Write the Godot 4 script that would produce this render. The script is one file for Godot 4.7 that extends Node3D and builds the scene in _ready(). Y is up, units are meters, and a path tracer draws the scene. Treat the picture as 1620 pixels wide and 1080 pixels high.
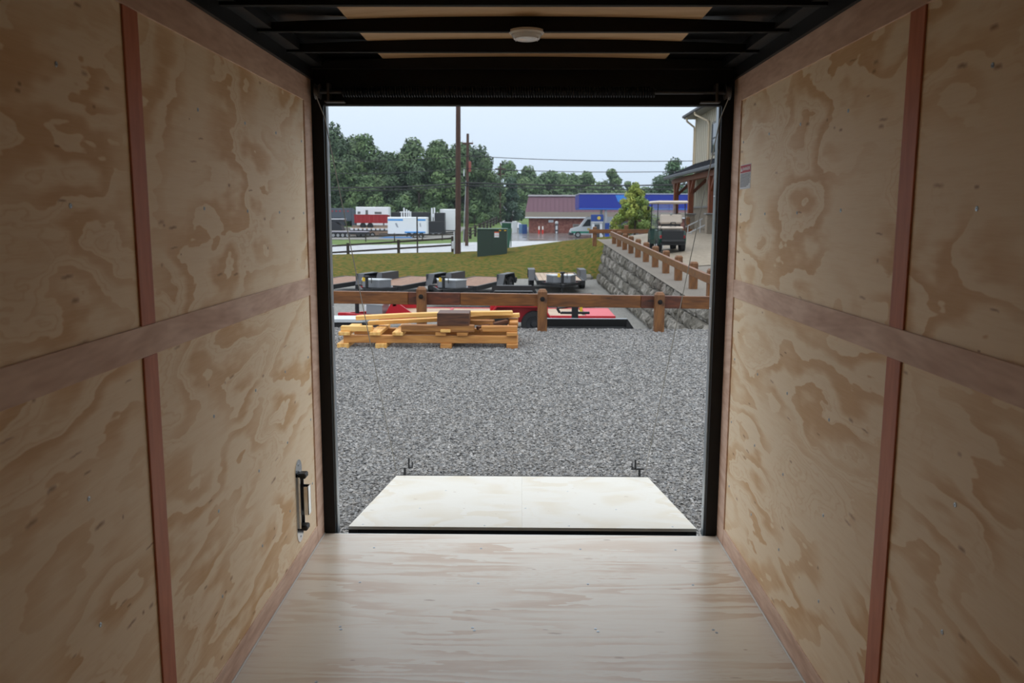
extends Node3D
# Inside of an enclosed cargo trailer, looking out over the lowered ramp to a gravel lot. Rear frame plane at z = 0, trailer floor at y = 0.

const GROUND := -0.36
const LOWER := -1.7
var rng := RandomNumberGenerator.new()
var mats := {}
var names := {}

# ---------------------------------------------------------------- mesh builder
class Shape:
	var v := PackedVector3Array()
	var n := PackedVector3Array()
	var uv := PackedVector2Array()
	var c := PackedColorArray()
	var x := Transform3D.IDENTITY
	var tint := Color.WHITE
	var tinted := false
	func vert(p: Vector3, nn: Vector3, t := Vector2.ZERO) -> void:
		v.append(x * p); n.append((x.basis * nn).normalized()); uv.append(t)
		if tinted: c.append(tint)
	func tri(a: Vector3, b: Vector3, d: Vector3) -> void:   # counter-clockwise seen from outside
		var nn := (b - a).cross(d - a)
		vert(a, nn); vert(d, nn); vert(b, nn)
	func quad(a: Vector3, b: Vector3, d: Vector3, e: Vector3) -> Shape:
		var nn := (b - a).cross(d - a)
		if nn.length_squared() < 1e-16: nn = (d - a).cross(e - a)
		var k := [a, b, d, e]
		var t := [Vector2(0, 1), Vector2(1, 1), Vector2(1, 0), Vector2(0, 0)]
		for i in [0, 2, 1, 0, 3, 2]: vert(k[i], nn, t[i])
		return self
	func box(at: Vector3, s: Vector3, ch := 0.0) -> Shape:
		var h := s / 2
		if ch <= 0.0:
			for ax in 3:
				for sg in [-1.0, 1.0]:
					var w := Vector3.ZERO; w[ax] = h[ax] * sg
					var p := Vector3.ZERO; p[(ax + 1) % 3] = h[(ax + 1) % 3]
					var q := Vector3.ZERO; q[(ax + 2) % 3] = h[(ax + 2) % 3]
					if sg < 0: var tmp := p; p = q; q = tmp
					quad(at + w - p - q, at + w + p - q, at + w + p + q, at + w - p + q)
			return self
		ch = minf(ch, minf(h.x, minf(h.y, h.z)) * 0.95)
		for ax in 3:
			var b := (ax + 1) % 3
			var d := (ax + 2) % 3
			for sg in [-1.0, 1.0]:
				var w := Vector3.ZERO; w[ax] = h[ax] * sg
				var p := Vector3.ZERO; p[b] = h[b] - ch
				var q := Vector3.ZERO; q[d] = h[d] - ch
				if sg < 0: var tmp := p; p = q; q = tmp
				quad(at + w - p - q, at + w + p - q, at + w + p + q, at + w - p + q)
			for sb in [-1.0, 1.0]:
				for sd in [-1.0, 1.0]:
					var e := Vector3.ZERO; e[ax] = h[ax] - ch
					var f := Vector3.ZERO; f[b] = h[b] * sb; f[d] = (h[d] - ch) * sd
					var g := Vector3.ZERO; g[b] = (h[b] - ch) * sb; g[d] = h[d] * sd
					if sb * sd > 0: quad(at - e + f, at - e + g, at + e + g, at + e + f)
					else: quad(at - e + g, at - e + f, at + e + f, at + e + g)
		for sx in [-1.0, 1.0]:
			for sy in [-1.0, 1.0]:
				for sz in [-1.0, 1.0]:
					var p1 := at + Vector3(h.x * sx, (h.y - ch) * sy, (h.z - ch) * sz)
					var p2 := at + Vector3((h.x - ch) * sx, h.y * sy, (h.z - ch) * sz)
					var p3 := at + Vector3((h.x - ch) * sx, (h.y - ch) * sy, h.z * sz)
					if sx * sy * sz > 0: tri(p1, p2, p3)
					else: tri(p1, p3, p2)
		return self
	func span(a: Vector3, b: Vector3, ch := 0.0) -> Shape:   # box between two corners
		return box((a + b) / 2, (b - a).abs(), ch)
	func beam(a: Vector3, b: Vector3, w: float, t: float, ch := 0.0, up := Vector3.UP) -> Shape:   # bar of w across and t high from a to b, along its own z
		var z := (b - a).normalized()
		if absf(z.dot(up)) > 0.99: up = Vector3.RIGHT
		var xx := up.cross(z).normalized()
		var keep := x
		x = x * Transform3D(Basis(xx, z.cross(xx), z), (a + b) / 2)
		box(Vector3.ZERO, Vector3(w, t, a.distance_to(b)), ch)
		x = keep
		return self
	func cyl(a: Vector3, b: Vector3, r0: float, r1: float, seg := 10, caps := true) -> Shape:
		var z := (b - a).normalized()
		var up := Vector3.UP if absf(z.y) < 0.95 else Vector3.RIGHT
		var xx := up.cross(z).normalized()
		var yy := z.cross(xx)
		for i in seg:
			var t0 := TAU * i / seg
			var t1 := TAU * (i + 1) / seg
			var d0 := xx * cos(t0) + yy * sin(t0)
			var d1 := xx * cos(t1) + yy * sin(t1)
			var k := [a + d0 * r0, a + d1 * r0, b + d1 * r1, b + d0 * r1]
			var nn := [d0, d1, d1, d0]
			for j in [0, 2, 1, 0, 3, 2]: vert(k[j], nn[j])
			if caps:
				if r1 > 0: vert(b, z); vert(b + d1 * r1, z); vert(b + d0 * r1, z)
				if r0 > 0: vert(a, -z); vert(a + d0 * r0, -z); vert(a + d1 * r0, -z)
		return self
	func path(pts: Array, r: float, seg := 8) -> Shape:
		for i in pts.size() - 1: cyl(pts[i], pts[i + 1], r, r, seg, i == 0 or i == pts.size() - 2)
		return self
	func lathe(at: Vector3, axis: Vector3, prof: Array, seg := 20) -> Shape:   # prof: [radius, height along the axis]
		var z := axis.normalized()
		var up := Vector3.UP if absf(z.y) < 0.95 else Vector3.RIGHT
		var xx := up.cross(z).normalized()
		var yy := z.cross(xx)
		for j in prof.size() - 1:
			var r0: float = prof[j][0]
			var r1: float = prof[j + 1][0]
			var h0: float = prof[j][1]
			var h1: float = prof[j + 1][1]
			var sl := Vector2(h1 - h0, r0 - r1).normalized()
			for i in seg:
				var t0 := TAU * i / seg
				var t1 := TAU * (i + 1) / seg
				var d0 := xx * cos(t0) + yy * sin(t0)
				var d1 := xx * cos(t1) + yy * sin(t1)
				var k := [at + d0 * r0 + z * h0, at + d1 * r0 + z * h0, at + d1 * r1 + z * h1, at + d0 * r1 + z * h1]
				var nn := [d0 * sl.x + z * sl.y, d1 * sl.x + z * sl.y, d1 * sl.x + z * sl.y, d0 * sl.x + z * sl.y]
				for q in [0, 2, 1, 0, 3, 2]: vert(k[q], nn[q])
		return self
	func prism(poly: PackedVector2Array, o: Vector3, ux: Vector3, uy: Vector3, depth: float) -> Shape:   # polygon (counter-clockwise in ux, uy) pushed along ux x uy
		var w := ux.cross(uy).normalized() * depth
		if Geometry2D.is_polygon_clockwise(poly): poly.reverse()
		if depth < 0: w = ux.cross(uy).normalized() * depth
		var p3 := []
		for p in poly: p3.append(o + ux * p.x + uy * p.y)
		var t := Geometry2D.triangulate_polygon(poly)
		for i in range(0, t.size(), 3):
			var a: Vector3 = p3[t[i]]
			var b: Vector3 = p3[t[i + 1]]
			var d: Vector3 = p3[t[i + 2]]
			var facing := (b - a).cross(d - a).dot(w)
			if facing > 0: tri(a + w, b + w, d + w); tri(a, d, b)
			else: tri(a + w, d + w, b + w); tri(a, b, d)
		for i in p3.size():
			var a: Vector3 = p3[i]
			var b: Vector3 = p3[(i + 1) % p3.size()]
			if depth > 0: quad(a, b, b + w, a + w)
			else: quad(a, a + w, b + w, b)
		return self
	func facing(out: Callable) -> Shape:   # turns every triangle whose normal does not point where out(centre) says
		for i in range(0, v.size(), 3):
			var want: Vector3 = out.call((v[i] + v[i + 1] + v[i + 2]) / 3.0)
			if n[i].dot(want) < 0:
				var t := v[i + 1]; v[i + 1] = v[i + 2]; v[i + 2] = t
				var u := uv[i + 1]; uv[i + 1] = uv[i + 2]; uv[i + 2] = u
				for k in 3: n[i + k] = -n[i + k]
		return self
	func smooth() -> Shape:   # one normal for each place
		var sum := {}
		for i in v.size():
			var k := v[i].snapped(Vector3.ONE * 0.001)
			sum[k] = sum.get(k, Vector3.ZERO) + n[i]
		for i in v.size(): n[i] = sum[v[i].snapped(Vector3.ONE * 0.001)].normalized()
		return self
	func upward() -> Shape:
		return facing(func(_p): return Vector3.UP)
	func mesh() -> ArrayMesh:
		var a := []
		a.resize(Mesh.ARRAY_MAX)
		a[Mesh.ARRAY_VERTEX] = v; a[Mesh.ARRAY_NORMAL] = n; a[Mesh.ARRAY_TEX_UV] = uv
		if tinted: a[Mesh.ARRAY_COLOR] = c
		var m := ArrayMesh.new()
		m.add_surface_from_arrays(Mesh.PRIMITIVE_TRIANGLES, a)
		return m

func S() -> Shape:
	return Shape.new()

# ---------------------------------------------------------------- nodes
func numbered(called: String) -> String:
	var k: int = names.get(called, 0)
	names[called] = k + 1
	return called if k == 0 else "%s_%03d" % [called, k]

func thing(called: String, label: String, category: String, at := Vector3.ZERO, turn := 0.0, group := "") -> Node3D:
	var o := Node3D.new()
	o.name = numbered(called)
	add_child(o)
	o.position = at
	o.rotation.y = turn
	tag(o, label, category, group)
	return o

func tag(o: Node, label: String, category := "", group := "", kind := "") -> void:
	if label: o.set_meta("label", label)
	if category: o.set_meta("category", category)
	if group: o.set_meta("group", group)
	if kind: o.set_meta("kind", kind)

func put(parent: Node, called: String, shape, m: Material, at := Vector3.ZERO, label := "") -> MeshInstance3D:
	var o := MeshInstance3D.new()
	o.name = called
	o.mesh = shape.mesh() if shape is Shape else shape
	o.material_override = m
	parent.add_child(o, true)
	o.position = at
	if label: o.set_meta("label", label)
	return o

func one(called: String, label: String, category: String, shape, m: Material, at := Vector3.ZERO, group := "") -> MeshInstance3D:
	var o := put(self, numbered(called), shape, m, at)
	tag(o, label, category, group)
	return o

func struct(called: String, label: String, shape = null, m: Material = null) -> Node3D:
	var o: Node3D
	if shape == null:
		o = Node3D.new(); o.name = numbered(called); add_child(o)
	else: o = put(self, numbered(called), shape, m)
	tag(o, label, "", "", "structure")
	return o

func copy(o: Node3D, called: String, label: String, at: Vector3, turn := 0.0, group := "", sc := Vector3.ONE) -> Node3D:
	var c: Node3D = o.duplicate()
	c.name = numbered(called)
	add_child(c)
	c.position = at
	c.rotation = Vector3(0, turn, 0)
	c.scale = sc
	c.set_meta("label", label)
	if group: c.set_meta("group", group)
	return c

# ---------------------------------------------------------------- materials
func flat(called: String, r: float, g: float, b: float, rough := 0.6, metal := 0.0) -> StandardMaterial3D:
	if mats.has(called): return mats[called]
	var m := StandardMaterial3D.new()
	m.resource_name = called
	m.albedo_color = Color(r / 255.0, g / 255.0, b / 255.0)
	m.roughness = rough
	m.metallic = metal
	mats[called] = m
	return m

func textured(called: String, img: Image, scale: Vector3, rough := 0.7, world := false, bump := 0.0) -> StandardMaterial3D:
	var m := StandardMaterial3D.new()
	m.resource_name = called
	m.albedo_texture = ImageTexture.create_from_image(img)
	m.roughness = rough
	m.uv1_triplanar = scale != Vector3.ZERO
	m.uv1_world_triplanar = world
	if scale != Vector3.ZERO: m.uv1_scale = scale
	if bump > 0.0:
		m.heightmap_enabled = true
		m.heightmap_texture = m.albedo_texture
		m.heightmap_scale = bump
	mats[called] = m
	return m

func noise(sd: int, freq: float, oct := 3) -> FastNoiseLite:
	var f := FastNoiseLite.new()
	f.seed = sd
	f.noise_type = FastNoiseLite.TYPE_SIMPLEX_SMOOTH
	f.frequency = freq
	f.fractal_type = FastNoiseLite.FRACTAL_FBM if oct > 1 else FastNoiseLite.FRACTAL_NONE
	f.fractal_octaves = oct
	return f

func rgb8(a: Array) -> Color:
	return Color(a[0] / 255.0, a[1] / 255.0, a[2] / 255.0)

# A face veneer of softwood: growth layers that gradually darken and end at a sharp edge, long grain streaks and a few dark flecks. Grain runs along x.
func veneer(sd: int, w: int, h: int, per_m: float, pale: Array, tan_: Array, layers: float, streak := 1.0, stretch := 0.42, flecks := 24) -> Image:
	var img := Image.create(w, h, false, Image.FORMAT_RGB8)
	var big := noise(sd, 1.0, 2)
	var fig := noise(sd + 1, 1.0, 3)
	var fine := noise(sd + 2, 1.0, 2)
	var rag := noise(sd + 3, 1.0, 2)
	var c0 := rgb8(pale)
	var c1 := rgb8(tan_)
	var inv := 1.0 / per_m
	for j in h:
		var y := j * inv
		for i in w:
			var x := i * inv
			var r := rag.get_noise_2d(x * 9.0, y * 34.0) * 0.045
			var hgt := big.get_noise_2d(x * stretch * 1.9, y * 2.3) * 1.0 + fig.get_noise_2d(x * stretch * 5.0, y * 6.5) * 0.30 + r
			var q := hgt * layers
			var t := q - floorf(q)
			var band := smoothstep(0.3, 0.8, t) * (1.0 - smoothstep(0.955, 1.0, t))
			var weight := clampf(0.5 + big.get_noise_2d(x * 1.3 + 31.0, y * 1.7) * 1.1, 0.06, 0.85)
			var g := fine.get_noise_2d(x * 7.0, y * 260.0) * 0.16 * streak + fine.get_noise_2d(x * 2.0 + 9.0, y * 40.0) * 0.12 * streak
			var q3 := q * 4.3
			var t3 := q3 - floorf(q3)
			var lines := smoothstep(0.55, 0.92, t3) * (1.0 - smoothstep(0.95, 1.0, t3)) * smoothstep(-0.05, 0.35, big.get_noise_2d(x * 1.1 + 77.0, y * 1.4 + 13.0)) * 0.32
			var k := clampf(maxf(band * weight, lines) + g, 0.0, 1.25)
			img.set_pixel(i, j, Color(lerpf(c0.r, c1.r, k), lerpf(c0.g, c1.g, k), lerpf(c0.b, c1.b, k)))
	rng.seed = sd * 77 + 5
	for f in flecks:   # resin flecks and small knots
		var fx := rng.randi_range(8, w - 60)
		var fy := rng.randi_range(4, h - 6)
		var len_ := rng.randi_range(6, 34)
		var dark := rng.randf_range(0.45, 0.8)
		var tall := rng.randi_range(1, 3)
		for a in len_:
			for b in range(-tall, tall + 1):
				var e := absf(a - len_ * 0.5) / (len_ * 0.5)
				var s := (1.0 - e * e) * (1.0 - absf(b) / (tall + 1.0))
				var yy := fy + b + int(a * 0.06)
				if yy < 0 or yy >= h: continue
				var o := img.get_pixel(fx + a, yy)
				img.set_pixel(fx + a, yy, o.lerp(Color(o.r * 0.62, o.g * 0.5, o.b * 0.42), s * dark))
	return img

# Sawn timber or fine-grained strip wood: straight streaks along x, between two tones.
func grain(sd: int, w: int, h: int, a: Array, b: Array, fx: float, fy: float, knots := 0) -> Image:
	var img := Image.create(w, h, false, Image.FORMAT_RGB8)
	var n1 := noise(sd, 1.0, 3)
	var n2 := noise(sd + 1, 1.0, 2)
	var c0 := rgb8(a)
	var c1 := rgb8(b)
	rng.seed = sd
	var kn := []
	for i in knots: kn.append(Vector3(rng.randf() * w, rng.randf() * h, rng.randf_range(5, 11)))
	for j in h:
		for i in w:
			# wraps seamlessly: the coordinates run round a circle in each direction
			var u := TAU * i / w
			var v := TAU * j / h
			var t := 0.5 + n1.get_noise_3d(cos(u) * fx, sin(u) * fx + cos(v) * fy, sin(v) * fy) * 0.9 + n2.get_noise_3d(cos(u) * fx * 3.0, sin(u) * fx * 3.0 + cos(v) * fy * 3.7, sin(v) * fy * 3.7) * 0.45
			for k in kn:
				var d: float = Vector2((i - k.x) * 0.55, j - k.y).length() / k.z
				if d < 1.0: t = lerpf(1.6, t, d * d)
			img.set_pixel(i, j, c0.lerp(c1, clampf(t, 0.0, 1.6)).clamp())
	return img

# Mottled ground: blends several tones by seamless noise of given fineness (cycles over the picture).
func mottle(sd: int, w: int, tones: Array, coarse: float, fine: float, mixf := 0.5, contrast := 1.0) -> Image:
	var img := Image.create(w, w, false, Image.FORMAT_RGB8)
	var n1 := noise(sd, 1.0, 3)
	var n2 := noise(sd + 7, 1.0, 2)
	for j in w:
		var v := TAU * j / w
		for i in w:
			var u := TAU * i / w
			var p := Vector3(cos(u), sin(u) + cos(v), sin(v))
			var t := n1.get_noise_3dv(p * coarse) * (1.0 - mixf) + n2.get_noise_3dv(p * fine) * mixf
			t = clampf(0.5 + t * contrast, 0.0, 0.999) * (tones.size() - 1)
			var k := int(t)
			img.set_pixel(i, j, rgb8(tones[k]).lerp(rgb8(tones[k + 1]), t - k))
	return img

# ---------------------------------------------------------------- the trailer the camera stands in
func sheet(size: Vector2, thick: float, mirror := false, turned := false) -> Shape:   # plywood sheet lying in its own x (length), y (height); face towards +z with the veneer laid over it once
	var s := S()
	s.box(Vector3(0, 0, -thick / 2), Vector3(size.x, size.y, thick))
	for i in s.v.size():
		var u := s.v[i].x / size.x + 0.5
		s.uv[i] = Vector2(1.0 - u if mirror else u, 0.5 - s.v[i].y / size.y)
		if turned: s.uv[i] = Vector2.ONE - s.uv[i]
	return s

func screw_mesh() -> ArrayMesh:   # flat-headed screw with a square recess, axis along z
	var s := S()
	s.lathe(Vector3.ZERO, Vector3.BACK, [[0.0048, -0.004], [0.0062, 0.0002], [0.0052, 0.0014], [0.0022, 0.0012]], 10)
	s.lathe(Vector3.ZERO, Vector3.BACK, [[0.0022, 0.0012], [0.0016, -0.0012], [0.0, -0.0012]], 6)
	return s.mesh()

func build_trailer() -> void:
	var ply := []
	var seeds := [11, 23, 37, 41, 58, 63, 75, 89]
	for i in 8:
		var lay: float = [2.6, 2.2, 2.4, 2.9, 2.3, 2.1, 2.7, 2.2][i]
		ply.append(textured("pine_plywood_%d" % i, veneer(seeds[i], 960 if i % 4 < 2 else 640, 600, 500.0, [252, 231, 200], [222, 180, 130], lay * 0.8, 0.8, [0.42, 0.6][i % 2], 30), Vector3.ZERO, 0.62))
	var luan := textured("luan_strip", grain(301, 384, 384, [232, 202, 182], [208, 172, 150], 0.7, 3.4), Vector3(0.7, 0.7, 0.7), 0.6)
	var luan_red := textured("luan_batten", grain(331, 256, 256, [208, 132, 102], [190, 114, 86], 3.0, 0.5), Vector3(1.2, 0.7, 1.2), 0.55)
	var floor_ply := textured("floor_plywood", veneer(131, 1000, 960, 480.0, [226, 219, 206], [202, 177, 152], 3.0, 1.0, 0.12, 34), Vector3.ZERO, 0.3)
	floor_ply.metallic_specular = 0.65
	var zinc := flat("zinc_screw", 176, 186, 196, 0.35, 0.85)
	var black := flat("black_steel", 22, 22, 24, 0.5)
	var black_paint := flat("black_frame_paint", 14, 14, 15, 0.75)
	var alu := flat("aluminium", 196, 203, 210, 0.32, 0.9)
	var screw := screw_mesh()
	# side walls: sheets, battens, rails, screws
	for side in [-1, 1]:
		var w := struct("wall_left" if side < 0 else "wall_right", "pine plywood side wall with darker wood strips, %s" % ["beside the chrome bracket", "beside the red and white sticker"][0 if side < 0 else 1])
		var k := 0 if side < 0 else 4
		for cell in [[0.0, 1.872, 0.0, 1.268, 0], [0.0, 1.872, 1.272, 2.235, 1], [1.882, 4.9, 0.0, 1.268, 2], [1.882, 4.9, 1.272, 2.235, 3]]:
			var lz: float = cell[1] - cell[0]
			var hy: float = cell[3] - cell[2]
			var m: StandardMaterial3D = ply[k + cell[4]]
			if lz > 2.0:   # the long sheets show only their first metres: lay the picture at its true size
				m.uv1_scale = Vector3(lz / 1.28, hy / 1.2, 1)
			else: m.uv1_scale = Vector3(1, hy / 1.2, 1)
			var p := put(w, "plywood_sheet", sheet(Vector2(lz, hy), 0.009, side < 0), m, Vector3(side * 1.004, (cell[2] + cell[3]) / 2, (cell[0] + cell[1]) / 2))
			p.rotation.y = -side * PI / 2
		# outer skin of the trailer
		put(w, "outer_skin", S().span(Vector3(side * 1.03, -0.12, -0.06), Vector3(side * 1.05, 2.42, 4.98)), black_paint)
		put(w, "rail_strip", S().span(Vector3(side * 0.9985, 1.230, 0.134), Vector3(side * 1.004, 1.313, 4.9), 0.0012), luan)
		put(w, "top_strip", S().span(Vector3(side * 0.9985, 2.127, 0.132), Vector3(side * 1.004, 2.2365, 4.9), 0.0012), luan)
		put(w, "corner_strip", S().span(Vector3(side * 0.9975, 0.0, 0.003), Vector3(side * 1.004, 2.2365, 0.1355), 0.0012), luan)
		for y in [[0.0895, 1.2295], [1.3135, 2.1265]]:
			put(w, "batten", S().span(Vector3(side * 0.9985, y[0], 1.832), Vector3(side * 1.004, y[1], 1.9165), 0.0012), luan_red)
		for z in [0.185, 0.585, 0.985, 1.425, 2.23, 2.64, 3.05]:
			for y in [0.325, 0.635, 0.947, 1.62, 1.932]:
				var o := put(w, "screw", screw, zinc, Vector3(side * 1.004, y + 0.006 * sin(z * 17.0 + y * 9.0), z + 0.008 * cos(z * 7.0 + y * 31.0)))
				o.rotation = Vector3(0, -side * PI / 2, 0)
		var b := struct("baseboard_left" if side < 0 else "baseboard_right", "pale reddish wood skirting strip along the floor, %s" % ["below the chrome bracket", "on the sticker side"][0 if side < 0 else 1], S().span(Vector3(side * 0.9985, 0.0, 0.1365), Vector3(side * 1.004, 0.0888, 4.9), 0.0012), luan)
		put(b, "edge_bead", S().span(Vector3(side * 0.991, 0.0, 0.004), Vector3(side * 0.9985, 0.005, 4.9), 0.002), flat("bead", 206, 204, 200, 0.4))
	var front := struct("wall_front", "plywood bulkhead closing the nose of the trailer")
	var fp := put(front, "plywood_sheet", sheet(Vector2(2.02, 2.34), 0.009), ply[2], Vector3(0, 1.17, 4.9))
	fp.rotation.y = PI
	put(front, "outer_skin", S().span(Vector3(-1.05, -0.12, 4.93), Vector3(1.05, 2.42, 4.98)), black_paint)
	# floor
	var fl := struct("floor", "plywood trailer floor with screws in rows")
	var fs := sheet(Vector2(2.02, 1.945), 0.018)
	var p1 := put(fl, "plywood_sheet", fs, floor_ply, Vector3(0, 0, 1.945 / 2 + 0.002))
	p1.rotation.x = -PI / 2
	var p2 := put(fl, "plywood_sheet", sheet(Vector2(2.02, 2.94), 0.018), floor_ply, Vector3(0, 0, 1.95 + 1.472))
	p2.rotation.x = -PI / 2
	put(fl, "sill_strip", S().span(Vector3(-0.945, -0.03, -0.012), Vector3(0.945, -0.004, 0.002), 0.002), flat("sill_blue", 116, 150, 168, 0.4, 0.5))
	put(fl, "underframe", S().span(Vector3(-1.03, -0.16, -0.002), Vector3(1.03, -0.02, 4.93)).span(Vector3(-1.03, -0.16, -0.06), Vector3(1.03, -0.075, -0.002)), black_paint)
	for z in [0.187, 0.582, 0.99, 1.39]:
		for x in [-0.72, -0.184, 0.3, 0.755]:
			var jx: float = 0.02 * sin(z * 31.0 + x * 13.0)
			for twin in (2 if absf(z - 0.99) < 0.1 else 1):
				var o := put(fl, "screw", screw, zinc, Vector3(x + jx + twin * 0.008, 0.0, z + twin * 0.022))
				o.rotation.x = -PI / 2
	# ceiling: roof skin, centre board, bows
	var ce := struct("ceiling", "dark metal trailer roof with black bows and a tan centre board")
	put(ce, "roof_skin", S().span(Vector3(-1.05, 2.37, -0.06), Vector3(1.05, 2.39, 4.98)), flat("roof_skin", 58, 60, 63, 0.34, 0.7))
	for side in [-1, 1]:
		var rs := put(ce, "roof_panel", S().span(Vector3(side * 0.64, 2.333, 0.0), Vector3(side * 1.03, 2.336, 4.93)), flat("roof_panel", 50, 52, 55, 0.3, 0.75))
		put(ce, "wall_angle", S().span(Vector3(side * 0.93, 2.29, 0.0), Vector3(side * 1.02, 2.333, 4.93)).span(Vector3(side * 0.985, 2.2365, 0.0), Vector3(side * 1.02, 2.29, 4.93)), black)
		rs.rotation.z = 0.0
	var board := S()
	for i in 12:
		var xa := lerpf(-0.647, 0.66, i / 12.0)
		var xb := lerpf(-0.647, 0.66, (i + 1) / 12.0)
		var ya := 2.334 - 0.010 * xa * xa / 0.42
		var yb := 2.334 - 0.010 * xb * xb / 0.42
		board.quad(Vector3(xa, ya, 0.02), Vector3(xb, yb, 0.02), Vector3(xb, yb, 4.9), Vector3(xa, ya, 4.9))
		board.quad(Vector3(xb, yb + 0.004, 0.02), Vector3(xa, ya + 0.004, 0.02), Vector3(xa, ya + 0.004, 4.9), Vector3(xb, yb + 0.004, 4.9))
	put(ce, "centre_board", board, textured("ceiling_board", grain(411, 256, 256, [212, 180, 140], [196, 160, 120], 0.5, 1.6), Vector3(0.8, 0.8, 0.8), 0.6))
	for i in 12:
		var z := 0.0255 + 0.4 * i
		var bow := S()
		for j in 10:   # flat below, crowned above
			var xa := lerpf(-1.0, 1.0, j / 10.0)
			var xb := lerpf(-1.0, 1.0, (j + 1) / 10.0)
			var ya := 2.334 - 0.010 * xa * xa / 0.42
			var yb := 2.334 - 0.010 * xb * xb / 0.42
			bow.quad(Vector3(xa, 2.28, z + 0.026), Vector3(xb, 2.28, z + 0.026), Vector3(xb, yb, z + 0.026), Vector3(xa, ya, z + 0.026))
			bow.quad(Vector3(xb, 2.28, z), Vector3(xa, 2.28, z), Vector3(xa, ya, z), Vector3(xb, yb, z))
			bow.quad(Vector3(xa, 2.28, z), Vector3(xb, 2.28, z), Vector3(xb, 2.28, z + 0.026), Vector3(xa, 2.28, z + 0.026))
		put(ce, "roof_bow", bow, flat("bow_black", 12, 12, 13, 0.85))
	# dome light, switched off, below the third bow
	var dl := thing("dome_light", "round unlit dome light with ribbed clear lens under the roof", "light", Vector3(0.0165, 2.288, 0.826))
	put(dl, "base", S().lathe(Vector3(0, 0.0, 0), Vector3.DOWN, [[0.0, 0.0], [0.066, 0.0], [0.066, 0.008], [0.061, 0.013], [0.0, 0.013]], 36), flat("lamp_base", 222, 218, 210, 0.4))
	var lens := put(dl, "lens", S().lathe(Vector3.ZERO, Vector3.DOWN, [[0.058, 0.012], [0.055, 0.020], [0.048, 0.031], [0.034, 0.035], [0.0, 0.036]], 36), flat("lamp_lens", 238, 242, 246, 0.1))
	for i in 11:
		var x := -0.04 + 0.008 * i
		put(lens, "rib", S().cyl(Vector3(x, -0.0335 + absf(x) * 0.06, -0.03), Vector3(x, -0.0335 + absf(x) * 0.06, 0.03), 0.0022, 0.0022, 6), flat("lamp_rib", 226, 230, 234, 0.1))
	# rear door frame
	var fr := struct("door_1", "black steel rear door frame round the open ramp doorway")
	for side in [-1, 1]:
		put(fr, "jamb", S().prism(PackedVector2Array([Vector2(side * 0.942, 0.0), Vector2(side * 0.955, -0.055), Vector2(side * 1.03, -0.055), Vector2(side * 1.03, 0.0)]), Vector3(0, -0.03, 0), Vector3(1, 0, 0), Vector3(0, 0, 1), -2.39), black_paint)
		put(fr, "edge_trim", S().span(Vector3(side * 0.941, -0.03, -0.108), Vector3(side * 0.957, 2.135, -0.056), 0.003), flat("edge_trim", 158, 166, 172, 0.35, 0.55))
		for y in [0.12, 0.62, 1.15, 1.7]:
			put(fr, "rivet", S().lathe(Vector3(side * 0.941, y, -0.085), Vector3(-side, 0, 0), [[0.006, 0.0], [0.004, 0.0025], [0.0, 0.003]], 8), alu)
	put(fr, "header", S().span(Vector3(-1.03, 2.121, -0.052), Vector3(1.03, 2.37, -0.002), 0.003), black_paint)
	# spring bar that helps lift the ramp, with pulleys and cables
	var sp := thing("spring_bar", "black coil spring bar across the door header with end pulleys", "spring", Vector3(0, 2.176, 0.045))
	put(sp, "shaft", S().cyl(Vector3(-0.95, 0, 0), Vector3(0.95, 0, 0), 0.011, 0.011, 12), flat("shaft_steel", 74, 74, 78, 0.4, 0.7))
	var coil := S()
	var turns := 118
	var last := Vector3.ZERO
	for i in turns * 8 + 1:
		var a := TAU * i / 8.0
		var p := Vector3(lerpf(-0.84, 0.62, i / (turns * 8.0)), cos(a) * 0.022, sin(a) * 0.022)
		if i: coil.cyl(last, p, 0.0048, 0.0048, 4, false)
		last = p
	put(sp, "coil_spring", coil, flat("spring_steel", 46, 46, 50, 0.4, 0.7))
	for side in [-1, 1]:
		put(sp, "pulley", S().lathe(Vector3(side * 0.955 - 0.012, 0, 0), Vector3.RIGHT, [[0.0, 0.0], [0.036, 0.0], [0.03, 0.008], [0.03, 0.016], [0.036, 0.024], [0.0, 0.024]], 20), flat("pulley_grey", 92, 90, 90, 0.45, 0.5))
		put(sp, "bracket", S().box(Vector3(side * 0.905, -0.004, -0.018), Vector3(0.012, 0.085, 0.06), 0.002).box(Vector3(side * 0.88, -0.044, -0.02), Vector3(0.09, 0.008, 0.055), 0.002), flat("bracket_grey", 84, 80, 78, 0.5, 0.5))
	for side in [-1, 1]:
		var pts := [Vector3(side * 0.955, 2.15, 0.082), Vector3(side * 0.936, 2.06, 0.0), Vector3(side * 0.905, -0.24, -1.835)]
		one("lift_cable", "thin steel ramp cable on the %s side of the doorway" % ["chrome bracket", "sticker"][0 if side < 0 else 1], "cable", S().path(pts, 0.0026, 6), flat("cable_steel", 150, 146, 138, 0.4, 0.6), Vector3.ZERO, "ramp lift cables")
	# ramp, let down on the gravel
	var rp := thing("ramp_door", "lowered plywood ramp door lying on the gravel behind the doorway", "ramp", Vector3(0.011, -0.02, -0.15))
	rp.rotation.x = -atan2(0.257, 1.70)
	var rl := 1.72
	var rply := textured("ramp_plywood", veneer(211, 960, 480, 520.0, [206, 203, 194], [199, 191, 174], 1.2, 0.5, 0.3, 10), Vector3.ZERO, 0.45)
	for half in 2:
		var q := put(rp, "plywood_sheet", sheet(Vector2(0.9175, rl), 0.016, false, half == 1), rply, Vector3(-0.459 + 0.918 * half, 0, -rl / 2))
		q.rotation.x = -PI / 2
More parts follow.
